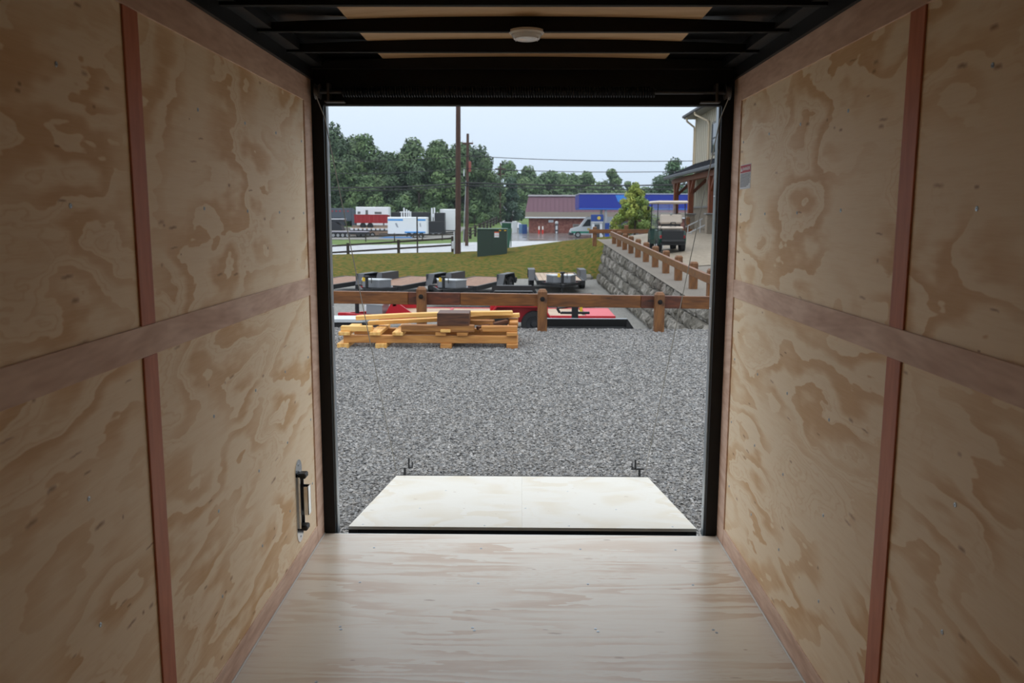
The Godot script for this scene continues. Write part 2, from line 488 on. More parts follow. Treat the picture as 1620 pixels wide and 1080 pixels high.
	put(rp, "frame", S().span(Vector3(-0.917, -0.058, -0.004), Vector3(0.917, -0.018, -0.05), 0.003).span(Vector3(-0.917, -0.058, -rl + 0.05), Vector3(0.917, -0.018, -rl), 0.003).span(Vector3(-0.917, -0.058, 0), Vector3(-0.87, -0.018, -rl)).span(Vector3(0.87, -0.058, 0), Vector3(0.917, -0.018, -rl)), black)
	put(rp, "end_angle", S().span(Vector3(-0.92, -0.05, -rl - 0.012), Vector3(0.92, 0.004, -rl), 0.002), black)
	put(rp, "hinge_bar", S().cyl(Vector3(-0.93, -0.045, 0.05), Vector3(0.93, -0.045, 0.05), 0.016, 0.016, 10).span(Vector3(-0.92, -0.05, 0.0), Vector3(0.92, -0.038, 0.05)), black)
	for side in [-1, 1]:
		var sx: float = side * 0.86
		put(rp, "lock_hook", S().span(Vector3(sx - 0.008, -0.03, -rl - 0.012), Vector3(sx + 0.008, 0.055, -rl - 0.028), 0.002).span(Vector3(sx - side * 0.055 - 0.006, 0.05, -rl - 0.012), Vector3(sx + 0.03, 0.062, -rl - 0.026), 0.002).span(Vector3(sx - side * 0.03 - 0.006, 0.05, -rl - 0.012), Vector3(sx - side * 0.03 + 0.006, 0.125, -rl - 0.026), 0.002).span(Vector3(sx - side * 0.055 - 0.004, 0.05, -rl - 0.012), Vector3(sx - side * 0.055 + 0.004, 0.1, -rl - 0.026), 0.002), black)
	for sc in [[-0.6, -0.5], [0.02, -0.52], [0.55, -0.5], [-0.85, -0.05], [-0.2, -0.04], [0.25, -0.045], [0.8, -0.045], [-0.5, -1.1], [0.3, -1.1]]:
		var o := put(rp, "screw", screw, zinc, Vector3(sc[0], 0.0, sc[1]))
		o.rotation.x = -PI / 2
	# chrome bracket let into the left wall
	var br := thing("wall_bracket", "polished metal bracket with black hooks on the plywood wall", "bracket", Vector3(-1.004, 0.322, 0.435))
	var chrome := flat("chrome", 214, 218, 222, 0.14, 1.0)
	var oval := PackedVector2Array()
	for i in 28:   # long plate with round ends, in the wall's z and y
		var a := TAU * i / 28.0
		oval.append(Vector2(cos(a) * 0.055, sin(a) * 0.055 + (0.137 if sin(a) > 0 else -0.137)))
	put(br, "plate", S().prism(oval, Vector3.ZERO, Vector3.FORWARD, Vector3.UP, 0.003), chrome)
	put(br, "channel", S().span(Vector3(0.003, -0.12, -0.034), Vector3(0.016, 0.12, -0.031)).span(Vector3(0.003, -0.12, 0.031), Vector3(0.016, 0.12, 0.034)), chrome)
	put(br, "slot", S().span(Vector3(0.003, -0.125, -0.031), Vector3(0.0045, 0.125, 0.031)), black)
	for s in [-1, 1]:
		put(br, "hook", S().span(Vector3(0.003, s * 0.122 - 0.012, -0.026), Vector3(0.04, s * 0.122 + 0.012, 0.026), 0.005), black)
		put(br, "screw", screw, zinc, Vector3(0.003, s * 0.168, 0.0)).rotation.y = PI / 2
	put(br, "keeper", S().span(Vector3(0.0, -0.066, -0.042), Vector3(0.044, 0.066, -0.039)).span(Vector3(0.0, -0.066, 0.0), Vector3(0.044, 0.066, 0.003)).span(Vector3(0.041, -0.066, -0.042), Vector3(0.044, 0.066, 0.003)), chrome)
	# sticker on the right wall
	var stk := thing("warning_sticker", "white warning sticker with a red DANGER heading on the wall", "sticker", Vector3(1.0035, 1.782, 0.245))
	stk.rotation.y = -PI / 2
	stk.scale = Vector3(1.08, 0.65, 1.0)
	put(stk, "paper", S().span(Vector3(-0.083, -0.083, 0.0), Vector3(0.083, 0.083, 0.0008)), flat("sticker_white", 226, 228, 232, 0.5))
	put(stk, "heading", S().span(Vector3(-0.08, 0.028, 0.0008), Vector3(0.08, 0.079, 0.0012)), flat("sticker_red", 176, 16, 34, 0.5))
	var ink := flat("sticker_ink", 62, 64, 70, 0.6)
	for i in 12:
		var wl: float = [0.15, 0.152, 0.148, 0.152, 0.15, 0.146, 0.152, 0.148, 0.15, 0.135, 0.128, 0.1][i]
		put(stk, "text_line", S().span(Vector3(-0.076, 0.018 - i * 0.0078, 0.0008), Vector3(-0.076 + wl, 0.0218 - i * 0.0078, 0.0011)), ink)
	var f := SystemFont.new()
	f.font_names = PackedStringArray(["Droid Sans"])
	f.font_weight = 700
	var tm := TextMesh.new()
	tm.text = "DANGER"; tm.font = f; tm.font_size = 32; tm.pixel_size = 0.00088; tm.depth = 0.0005
	put(stk, "lettering", tm, flat("sticker_letter", 236, 236, 238, 0.5), Vector3(0.014, 0.0535, 0.0014))
	put(stk, "warning_triangle", S().prism(PackedVector2Array([Vector2(-0.073, 0.038), Vector2(-0.047, 0.038), Vector2(-0.06, 0.068)]), Vector3(0, 0, 0.0012), Vector3.RIGHT, Vector3.UP, 0.0004), flat("sticker_letter", 236, 236, 238, 0.5))

# ---------------------------------------------------------------- ground
func upper_y(x: float, z: float) -> float:   # the gravel bank behind the stone wall climbs away from the lot
	var d := 4.12 - z
	var along := clampf((d - 20.5) / 21.0, 0.0, 1.2)
	return GROUND + 0.58 * along + 0.13 * clampf(x - 4.6, 0.0, 4.0) * clampf((d - 22.0) / 12.0, 0.0, 1.0)

func far_y(x: float, z: float) -> float:   # road level and the land beyond it
	var d := 4.12 - z
	var l := curve(d, [[60, -1.52], [90, -1.46], [112, -1.38], [135, -0.2], [150, 0.75], [260, 1.6], [700, 3.0]])
	var r := curve(d, [[60, -1.4], [88, -1.02], [110, -0.62], [150, 0.3], [260, 1.4], [700, 3.0]])
	return lerpf(l, r, smoothstep(-15.0, 1.0, x))

func curve(t: float, k: Array) -> float:
	if t <= k[0][0]: return k[0][1]
	for i in k.size() - 1:
		if t < k[i + 1][0]: return lerpf(k[i][1], k[i + 1][1], smoothstep(0.0, 1.0, (t - k[i][0]) / (k[i + 1][0] - k[i][0])) * 0.5 + 0.5 * (t - k[i][0]) / (k[i + 1][0] - k[i][0]))
	return k[-1][1]

func land(x0: float, x1: float, z0: float, z1: float, nx: int, nz: int, hgt: Callable) -> Shape:
	var s := S()
	var p := []
	for j in nz + 1:
		for i in nx + 1:
			var x := lerpf(x0, x1, float(i) / nx)
			var z := lerpf(z0, z1, float(j) / nz)
			p.append(Vector3(x, hgt.call(x, z), z))
	for j in nz:
		for i in nx:
			var a: int = j * (nx + 1) + i
			s.quad(p[a], p[a + 1], p[a + nx + 2], p[a + nx + 1])
	return s.upward()

const RIDGE := [[-80.0, -56.0, -1.5], [-30.0, -56.0, -1.4], [-13.5, -55.9, -1.19], [-8.3, -55.9, -1.05], [-3.4, -55.4, -0.92], [0.17, -53.9, -0.45], [3.0, -50.9, 0.03], [5.0, -46.5, 0.40], [8.0, -45.5, 0.55], [30.0, -45.0, 0.9]]
func ridge_at(x: float) -> Vector3:
	for i in RIDGE.size() - 1:
		if x <= RIDGE[i + 1][0]:
			var t: float = (x - RIDGE[i][0]) / (RIDGE[i + 1][0] - RIDGE[i][0])
			return Vector3(x, lerpf(RIDGE[i][2], RIDGE[i + 1][2], t), lerpf(RIDGE[i][1], RIDGE[i + 1][1], t))
	return Vector3(x, 0.9, -45.0)

func build_ground() -> void:
	var pebble := textured("gravel", mottle(501, 512, [[46, 45, 43], [84, 82, 79], [114, 111, 107], [148, 145, 140]], 30.0, 95.0, 0.7, 1.5), Vector3(0.9, 0.9, 0.9), 0.85, true, 1.2)
	var lot := struct("ground", "grey crushed stone lot behind the trailer")
	put(lot, "gravel_bed", S().span(Vector3(-30, -1.0, -10.62), Vector3(30, GROUND, 9.0)), pebble)
	var bank := S()
	bank.quad(Vector3(-30, GROUND, -10.62), Vector3(4.2, GROUND, -10.62), Vector3(4.2, LOWER, -11.5), Vector3(-30, LOWER, -11.5))
	bank.upward()
	put(lot, "bank", bank, pebble)
	var bank_mat := textured("bank_gravel", mottle(507, 512, [[58, 55, 50], [102, 96, 88], [128, 121, 111], [158, 150, 139]], 26.0, 80.0, 0.65, 1.5), Vector3(0.6, 0.6, 0.6), 0.85, true)
	put(lot, "gravel_bank", land(4.0, 9.0, -41.5, -10.5, 10, 24, func(x, z): return upper_y(x, z) + 0.03), bank_mat)
	# single stones, close ones by the thousand
	rng.seed = 4242
	var kinds := []
	for k in 4:
		var s := S()
		var ico := []
		for i in 6:
			var d: Vector3 = [Vector3.RIGHT, Vector3.LEFT, Vector3.UP, Vector3.DOWN, Vector3.BACK, Vector3.FORWARD][i]
			ico.append(d * rng.randf_range(0.75, 1.1) + Vector3(rng.randf_range(-0.3, 0.3), rng.randf_range(-0.2, 0.2), rng.randf_range(-0.3, 0.3)))
		for f in [[0, 2, 4], [4, 2, 1], [1, 2, 5], [5, 2, 0], [4, 3, 0], [1, 3, 4], [5, 3, 1], [0, 3, 5]]:
			s.tri(ico[f[0]], ico[f[2]], ico[f[1]])
		s.facing(func(p): return p)
		kinds.append(s.mesh())
	var stone_mat := StandardMaterial3D.new()
	stone_mat.resource_name = "stone_chips"
	stone_mat.vertex_color_use_as_albedo = true
	stone_mat.roughness = 0.75
	var tones := [Color(0.24, 0.236, 0.228), Color(0.19, 0.187, 0.183), Color(0.29, 0.284, 0.272), Color(0.265, 0.248, 0.228), Color(0.13, 0.128, 0.126), Color(0.38, 0.372, 0.36), Color(0.22, 0.224, 0.228)]
	for k in 4:
		var spots := []
		for i in 62000:
			var t := rng.randf()
			var z := -0.05 - 10.55 * pow(t, 0.8)
			var reach := 1.9 + (-z) * 0.5
			spots.append([rng.randf_range(-reach, reach), z])
		var mm := MultiMesh.new()
		mm.transform_format = MultiMesh.TRANSFORM_3D
		mm.use_colors = true
		mm.mesh = kinds[k]
		mm.instance_count = spots.size()
		for i in spots.size():
			var r: float = rng.randf_range(0.006, 0.0135) * (1.0 + 0.35 * rng.randf() * rng.randf()) * (1.0 + (-spots[i][1]) * 0.035)
			var b := Basis.from_euler(Vector3(rng.randf() * TAU, rng.randf() * TAU, rng.randf() * TAU)).scaled(Vector3(r * 1.25, r * 0.8, r * 1.25))
			mm.set_instance_transform(i, Transform3D(b, Vector3(spots[i][0], GROUND + r * rng.randf_range(-0.1, 0.55), spots[i][1])))
			mm.set_instance_color(i, tones[rng.randi() % tones.size()] * rng.randf_range(0.72, 1.0))
		var mi := MultiMeshInstance3D.new()
		mi.name = "gravel"
		mi.multimesh = mm
		mi.material_override = stone_mat
		lot.add_child(mi, true)
		mi.set_meta("kind", "stuff")
		mi.set_meta("label", "loose grey crushed stone chips")
	# lower yard
	var yard := textured("yard_gravel", mottle(521, 512, [[72, 72, 70], [120, 119, 114], [150, 149, 144]], 8.0, 60.0, 0.55, 1.2), Vector3(0.25, 0.25, 0.25), 0.8, true)
	struct("ground", "lower stone yard where flatbed trailers are parked", S().span(Vector3(-60, LOWER - 0.3, -42.0), Vector3(4.4, LOWER, -11.3)), yard)
	# lawn slope up to the ridge, and down behind it to the road
	var lawn_img := mottle(541, 768, [[54, 72, 30], [68, 82, 34], [88, 87, 41], [102, 86, 44], [116, 93, 49]], 6.0, 46.0, 0.34, 1.9)
	var lawn := textured("lawn", lawn_img, Vector3(0.085, 0.085, 0.085), 0.9, true, 2.0)
	var s := S()
	var rows := 14
	var xs := []
	for i in 61: xs.append(lerpf(-60.0, 30.0, i / 60.0))
	var prev := []
	for x in xs:
		var rd := ridge_at(x)
		var col := []
		for j in rows + 1:
			var t := float(j) / rows
			var fz := -40.6
			col.append(Vector3(x, lerpf(LOWER, rd.y, sin(t * PI / 2) * 0.55 + t * 0.45) + 0.03 * sin(x * 1.7 + t * 9.0) * sin(t * PI), lerpf(fz, rd.z, t)))
		for j in range(1, 7):
			var t := j / 6.0
			var zz := lerpf(rd.z, -62.5, t)
			col.append(Vector3(x, lerpf(rd.y, far_y(x, -62.5), t * t * (3.0 - 2.0 * t)), zz))
		if prev:
			for j in col.size() - 1: s.quad(prev[j], col[j], col[j + 1], prev[j + 1])
		prev = col
	s.upward().smooth()
	lawn.metallic_specular = 0.1
	struct("lawn", "mown green and brown lawn sloping up behind the parked trailers", s, lawn)
	# road, forecourt and fields beyond
	var wet := textured("wet_asphalt", mottle(561, 512, [[150, 153, 158], [168, 171, 176], [184, 187, 191]], 5.0, 40.0, 0.4, 1.2), Vector3(0.05, 0.05, 0.05), 0.5, true)
	var wet2 := textured("forecourt_asphalt", mottle(565, 512, [[66, 64, 64], [96, 94, 94], [124, 122, 122], [104, 92, 82]], 4.0, 30.0, 0.35, 1.4), Vector3(0.06, 0.06, 0.06), 0.2, true)
	var green := textured("field_grass", mottle(571, 512, [[62, 88, 32], [80, 106, 40], [98, 118, 48]], 5.0, 40.0, 0.4, 1.2), Vector3(0.05, 0.05, 0.05), 0.9, true)
	struct("road", "pale wet road between the lawn and the trailer dealer's yard", land(-120, 90, -84.5, -62.3, 60, 6, far_y), wet)
	struct("road", "wet forecourt asphalt in front of the brick filling station", land(-1.5, 90, -128, -84.3, 30, 12, far_y), wet2)
	struct("ground", "bright green verge and field beyond the road", land(-160, -1.4, -190, -84.3, 50, 26, far_y), green)
	struct("ground", "far land below the distant trees", land(-160, 160, -300, -127.5, 30, 24, func(x, z): return far_y(x, z) - (0.25 if z > -192.0 and x < -1.4 else 0.0)), green)
	var drive := S()
	for i in 12:
		var z0 := lerpf(-122.0, -185.0, i / 12.0)
		var z1 := lerpf(-122.0, -185.0, (i + 1) / 12.0)
		var x0 := lerpf(0.2, -2.8, i / 12.0)
		var x1 := lerpf(0.2, -2.8, (i + 1) / 12.0)
		drive.quad(Vector3(x0 - 3.0, far_y(x0 - 3, z0) + 0.06, z0), Vector3(x0 + 0.5, far_y(x0, z0) + 0.06, z0), Vector3(x1 + 0.5, far_y(x1, z1) + 0.06, z1), Vector3(x1 - 3.0, far_y(x1 - 3, z1) + 0.06, z1))
	drive.upward()
	struct("road", "grey lane climbing past the filling station to the house", drive, wet)
	var yard2 := S()
	yard2 = land(-70, -8.6, -128, -99.5, 24, 8, func(x, z): return far_y(x, z) + 0.05)
	struct("ground", "gravel yard of the trailer dealer across the road", yard2, yard)
	# concrete drive by the porch
	var conc := textured("concrete", mottle(581, 256, [[112, 102, 88], [132, 122, 106], [150, 140, 124]], 3.0, 30.0, 0.4, 1.1), Vector3(0.3, 0.3, 0.3), 0.7, true)
	mats["concrete"] = conc
	var cd := land(5.45, 12.0, -42.0, -24.0, 10, 16, func(x, z): return upper_y(x, z) + 0.05)
	struct("path", "pale concrete drive under the golf cart beside the porch", cd, conc)

# ---------------------------------------------------------------- fences, wall, lumber
func post_mesh(w: float, h: float) -> ArrayMesh:   # square post with a chamfered head, foot at the origin
	var s := S()
	s.span(Vector3(-w / 2, -0.25, -w / 2), Vector3(w / 2, h - 0.04, w / 2), 0.006)
	var a := w / 2 - 0.003
	var b := w / 2 - 0.03
	for q in [[Vector3(-1, 0, 1), Vector3(1, 0, 1)], [Vector3(1, 0, 1), Vector3(1, 0, -1)], [Vector3(1, 0, -1), Vector3(-1, 0, -1)], [Vector3(-1, 0, -1), Vector3(-1, 0, 1)]]:
		s.quad(q[0] * a + Vector3(0, h - 0.042, 0), q[1] * a + Vector3(0, h - 0.042, 0), q[1] * b + Vector3(0, h, 0), q[0] * b + Vector3(0, h, 0))
	s.quad(Vector3(-b, h, b), Vector3(b, h, b), Vector3(b, h, -b), Vector3(-b, h, -b))
	return s.mesh()

func build_yard() -> void:
	var timber := textured("treated_timber", grain(601, 384, 384, [132, 84, 40], [92, 56, 28], 0.7, 1.6, 5), Vector3(0.3, 0.8, 0.8), 0.36)
	var timber_up := textured("treated_post", grain(611, 256, 256, [134, 88, 44], [98, 62, 32], 1.6, 0.6, 2), Vector3(1.4, 0.7, 1.4), 0.55)
	var timber_dark := textured("dark_timber", grain(621, 256, 256, [102, 52, 28], [66, 34, 20], 0.7, 1.6, 3), Vector3(0.5, 1.2, 1.2), 0.5)
	var iron := flat("dark_bolt", 36, 32, 30, 0.5, 0.6)
	# guard rail across the end of the lot
	var gr := thing("guard_rail", "brown timber guard rail with bolted square posts behind the lumber", "guard rail", Vector3(0, GROUND, -10.29))
	var pm := post_mesh(0.162, 0.75)
	for p in [[-3.75, 0.77], [-1.71, 0.76], [0.357, 0.728], [2.353, 0.685], [4.35, 0.66]]:
		var o := put(gr, "post", pm, timber_up, Vector3(p[0], p[1] - 0.75, 0.0))
		put(o, "bolt", S().lathe(Vector3(0.0, 0.75 - 0.165, 0.081), Vector3.BACK, [[0.042, 0.0], [0.042, 0.006], [0.022, 0.008], [0.022, 0.02], [0.0, 0.022]], 14), iron)
	var ends := [[-6.2, 0.0], [-1.95, 0.0], [-1.05, 1.0], [2.05, 0.0], [2.75, 1.0], [6.5, 0.0]]
	for i in ends.size() - 1:
		var xa: float = ends[i][0]
		var xb: float = ends[i + 1][0]
		var ya: float = 0.672 - 0.0106 * (xa + 3.3)
		var yb: float = 0.672 - 0.0106 * (xb + 3.3)
		var dark: bool = i == 1 or i == 3
		var s := S()
		s.beam(Vector3.ZERO, Vector3(xb - xa - 0.004, yb - ya, 0), 0.09, 0.215, 0.006)
		put(gr, "rail", s, timber_dark if dark else timber, Vector3(xa, ya - 0.108, -0.128))
	# guard rail along the top of the stone wall
	var g2 := thing("guard_rail", "long brown timber guard rail running along the top of the stone wall", "guard rail", Vector3(4.5, 0, 0))
	var pm2 := post_mesh(0.2, 0.73)
	var tops := []
	for i in 13:
		var z := 4.12 - (15.8 + 2.15 * i)
		var y := upper_y(4.5, z) + 0.01
		put(g2, "post", pm2, timber_up, Vector3(0, y, z))
		tops.append(Vector3(-0.15, y + 0.52, z))
	for i in range(0, 12, 2):
		var a: Vector3 = tops[i]
		var b: Vector3 = tops[i + 2]
		put(g2, "rail", S().beam(Vector3.ZERO, b - a, 0.09, 0.2, 0.006), timber, a)
	# rail beyond the drive, square to it
	var g3 := thing("guard_rail", "brown timber guard rail crossing behind the golf cart", "guard rail", Vector3(0, 0, -39.3))
	for x in [3.7, 5.3, 7.0, 8.4]:
		put(g3, "post", pm2, timber_up, Vector3(x, upper_y(x, -39.3) + 0.05, 0))
	put(g3, "rail", S().beam(Vector3(3.4, 0.82, 0.13), Vector3(7.0, 0.84, 0.13), 0.09, 0.2, 0.006), timber)
	put(g3, "rail", S().beam(Vector3(7.0, 0.84, 0.13), Vector3(8.62, 0.86, 0.13), 0.09, 0.2, 0.006), timber)
	# retaining wall of split blocks
	var rock := textured("split_stone", mottle(641, 384, [[58, 55, 50], [102, 98, 89], [140, 135, 124], [84, 78, 66]], 9.0, 40.0, 0.4, 1.7), Vector3(0.7, 0.7, 0.7), 0.85, true, 3.0)
	var rock2 := textured("split_stone_light", mottle(647, 384, [[90, 86, 80], [134, 130, 122], [170, 166, 158], [112, 104, 92]], 9.0, 40.0, 0.4, 1.6), Vector3(0.7, 0.7, 0.7), 0.85, true, 3.0)
	rng.seed = 99
	var kinds := []
	for k in 9:   # unit block: length along z, height along y, rough face towards -x
		var s := S()
		var nz := 4
		var ny := 3
		var g := []
		for j in ny + 1:
			for i in nz + 1:
				var edge := i == 0 or i == nz or j == 0 or j == ny
				g.append(Vector3(-(0.06 if edge else rng.randf_range(0.065, 0.15)) + rng.randf_range(-0.015, 0.015), float(j) / ny - 0.5 + (0.0 if j == 0 or j == ny else rng.randf_range(-0.1, 0.1)), float(i) / nz - 0.5 + (0.0 if i == 0 or i == nz else rng.randf_range(-0.09, 0.09))))
		for j in ny:
			for i in nz:
				var a := j * (nz + 1) + i
				s.tri(g[a], g[a + 1], g[a + nz + 2]); s.tri(g[a], g[a + nz + 2], g[a + nz + 1])
		s.box(Vector3(0.12, 0, 0), Vector3(0.36, 1, 1))
		kinds.append(s.mesh())
	var wall := thing("retaining_wall", "grey split stone retaining wall holding up the gravel bank", "wall", Vector3(4.1, 0, 0))
	put(wall, "core", S().span(Vector3(0.22, LOWER - 0.2, -38.0), Vector3(0.5, GROUND - 0.1, -10.6)), rock)
	for course in 4:
		var z := -10.7 - rng.randf() * 0.4
		while z > -37.7:
			var l := rng.randf_range(0.3, 0.72)
			var top := upper_y(4.2, z - l / 2) + 0.0
			var h := (top - LOWER) / 4.0
			var y := LOWER + h * (course + 0.5)
			var o := put(wall, "stone", kinds[rng.randi() % 9], rock if rng.randf() < 0.6 else rock2, Vector3(-0.085 * (3 - course) + rng.randf_range(-0.03, 0.03), y, z - l / 2))
			o.scale = Vector3(1, h - rng.randf_range(0.02, 0.04), l - rng.randf_range(0.015, 0.04))
			z -= l
	one("boulder", "pale flat kerb rock at the foot of the lawn by the wall", "rock", S().span(Vector3(-0.75, -0.1, -0.3), Vector3(0.75, 0.24, 0.3), 0.12), rock2, Vector3(3.0, LOWER, -40.6))
	build_lumber()

func build_lumber() -> void:
	var fresh := textured("fresh_lumber", grain(701, 256, 256, [236, 192, 118], [212, 160, 84], 0.6, 1.6, 3), Vector3(0.3, 0.9, 0.9), 0.5)
	var fresh_z := textured("fresh_lumber_cross", grain(711, 256, 256, [232, 188, 114], [206, 150, 78], 2.4, 0.6, 4), Vector3(1.2, 1.2, 0.5), 0.5)
	var orange := textured("stained_lumber", grain(721, 256, 256, [198, 142, 76], [166, 110, 54], 0.6, 2.2, 3), Vector3(0.4, 1.2, 1.2), 0.5)
	var brown := textured("brown_lumber", grain(731, 256, 256, [170, 118, 60], [118, 74, 36], 0.6, 2.2, 3), Vector3(0.4, 1.2, 1.2), 0.5)
	var dark := textured("weathered_block", grain(741, 256, 256, [104, 62, 36], [62, 36, 22], 0.6, 2.2, 2), Vector3(0.5, 1.2, 1.2), 0.5)
	# the skid: cross feet, long bearers, cross pieces on top
	var sk := thing("pallet", "long yellow lumber skid on cross feet lying on the gravel", "pallet", Vector3(0, GROUND, -8.4))
	for x in [-2.66, -2.09, -1.12, -0.135]:
		put(sk, "foot", S().span(Vector3(x - 0.085, 0, -0.95), Vector3(x + 0.085, 0.075, 0.09), 0.006), fresh_z if x < -2.0 else orange)
	put(sk, "bearer", S().span(Vector3(-2.66, 0.075, -0.06), Vector3(-0.06, 0.19, 0.03), 0.006), orange)
	put(sk, "bearer", S().span(Vector3(-2.66, 0.075, -0.88), Vector3(-0.06, 0.19, -0.79), 0.006), orange)
	for x in [-2.64, -2.18, -1.84, -1.2, -0.88, -0.14]:
		var w: float = 0.16 if x > -2.5 else 0.17
		put(sk, "cross_piece", S().span(Vector3(x - w / 2, 0.19, -0.92), Vector3(x + w / 2, 0.245, 0.07), 0.006), fresh_z if x < -1.5 else orange)
	put(sk, "end_board", S().span(Vector3(-2.7, 0.245, -0.09), Vector3(-2.23, 0.325, 0.02), 0.006), fresh)
	put(sk, "end_board", S().span(Vector3(-0.6, 0.245, -0.12), Vector3(-0.06, 0.33, -0.01), 0.006), orange)
	put(sk, "upright", S().span(Vector3(-0.2, 0.245, -0.75), Vector3(-0.05, 0.375, -0.6), 0.006).span(Vector3(-0.18, 0.33, -0.5), Vector3(-0.05, 0.37, -0.2), 0.006), orange)
	# loose pieces on the skid
	var long := S()
	var pts := [Vector3(-2.53, 0.41, -8.72), Vector3(-1.7, 0.445, -8.8), Vector3(-0.9, 0.47, -8.85), Vector3(-0.14, 0.475, -8.9)]
	for i in 3: long.beam(pts[i], pts[i + 1] + (pts[i + 1] - pts[i]).normalized() * 0.004, 0.15, 0.065, 0.006)
	one("lumber_board", "long pale yellow board bowed across the top of the skid", "board", long, fresh, Vector3(0, GROUND, 0))
	one("lumber_board", "yellow board under the long bowed one, showing at its end", "board", S().beam(Vector3(-2.4, 0.29, -9.05), Vector3(-0.03, 0.43, -9.0), 0.14, 0.06, 0.006), fresh, Vector3(0, GROUND, 0))
	one("timber_block", "short dark brown beam offcut on the middle of the skid", "block", S().span(Vector3(-1.25, 0.345, -8.74), Vector3(-0.775, 0.535, -8.32), 0.008), dark, Vector3(0, GROUND, 0))
	one("squared_timber", "mid brown squared beam lying along the front of the skid", "timber", S().beam(Vector3(-1.79, 0.3, -8.40), Vector3(-0.7, 0.3, -8.38), 0.12, 0.105, 0.008), brown, Vector3(0, GROUND, 0))
	one("squared_timber", "short brown beam end behind the dark block", "timber", S().beam(Vector3(-0.8, 0.35, -8.72), Vector3(-0.42, 0.36, -8.62), 0.12, 0.08, 0.008), brown, Vector3(0, GROUND, 0))
	one("squared_timber", "thin weathered bar slanting up beside the dark block", "timber", S().beam(Vector3(-0.66, 0.285, -8.5), Vector3(-0.22, 0.36, -8.78), 0.08, 0.06, 0.006), dark, Vector3(0, GROUND, 0))
	one("squared_timber", "thin bar crossing under the slanting one", "timber", S().beam(Vector3(-0.62, 0.262, -8.40), Vector3(-0.35, 0.3, -8.75), 0.05, 0.05, 0.006), brown, Vector3(0, GROUND, 0))
	one("timber_block", "small pale wood offcut on the front bearer", "block", S().span(Vector3(-1.2, 0.247, -8.4), Vector3(-1.05, 0.29, -8.3), 0.005), fresh, Vector3(0, GROUND, 0))

# ---------------------------------------------------------------- trailers for sale
func wheel_on(parent: Node, at: Vector3, r: float, w: float, side: float, rim: Material) -> void:
	var s := S()
	s.lathe(Vector3(-w / 2 * 1.0, 0, 0), Vector3.RIGHT, [[r * 0.62, 0.0], [r * 0.93, 0.0], [r, w * 0.18], [r, w * 0.82], [r * 0.93, w], [r * 0.62, w]], 24)
	var o := put(parent, "wheel", s, flat("tyre_rubber", 26, 26, 27, 0.75), at)
	put(o, "rim", S().lathe(Vector3(side * w * 0.1, 0, 0), Vector3(side, 0, 0), [[r * 0.63, 0.0], [r * 0.6, w * 0.28], [r * 0.3, w * 0.2], [r * 0.22, w * 0.42], [0.0, w * 0.44]], 18), rim)

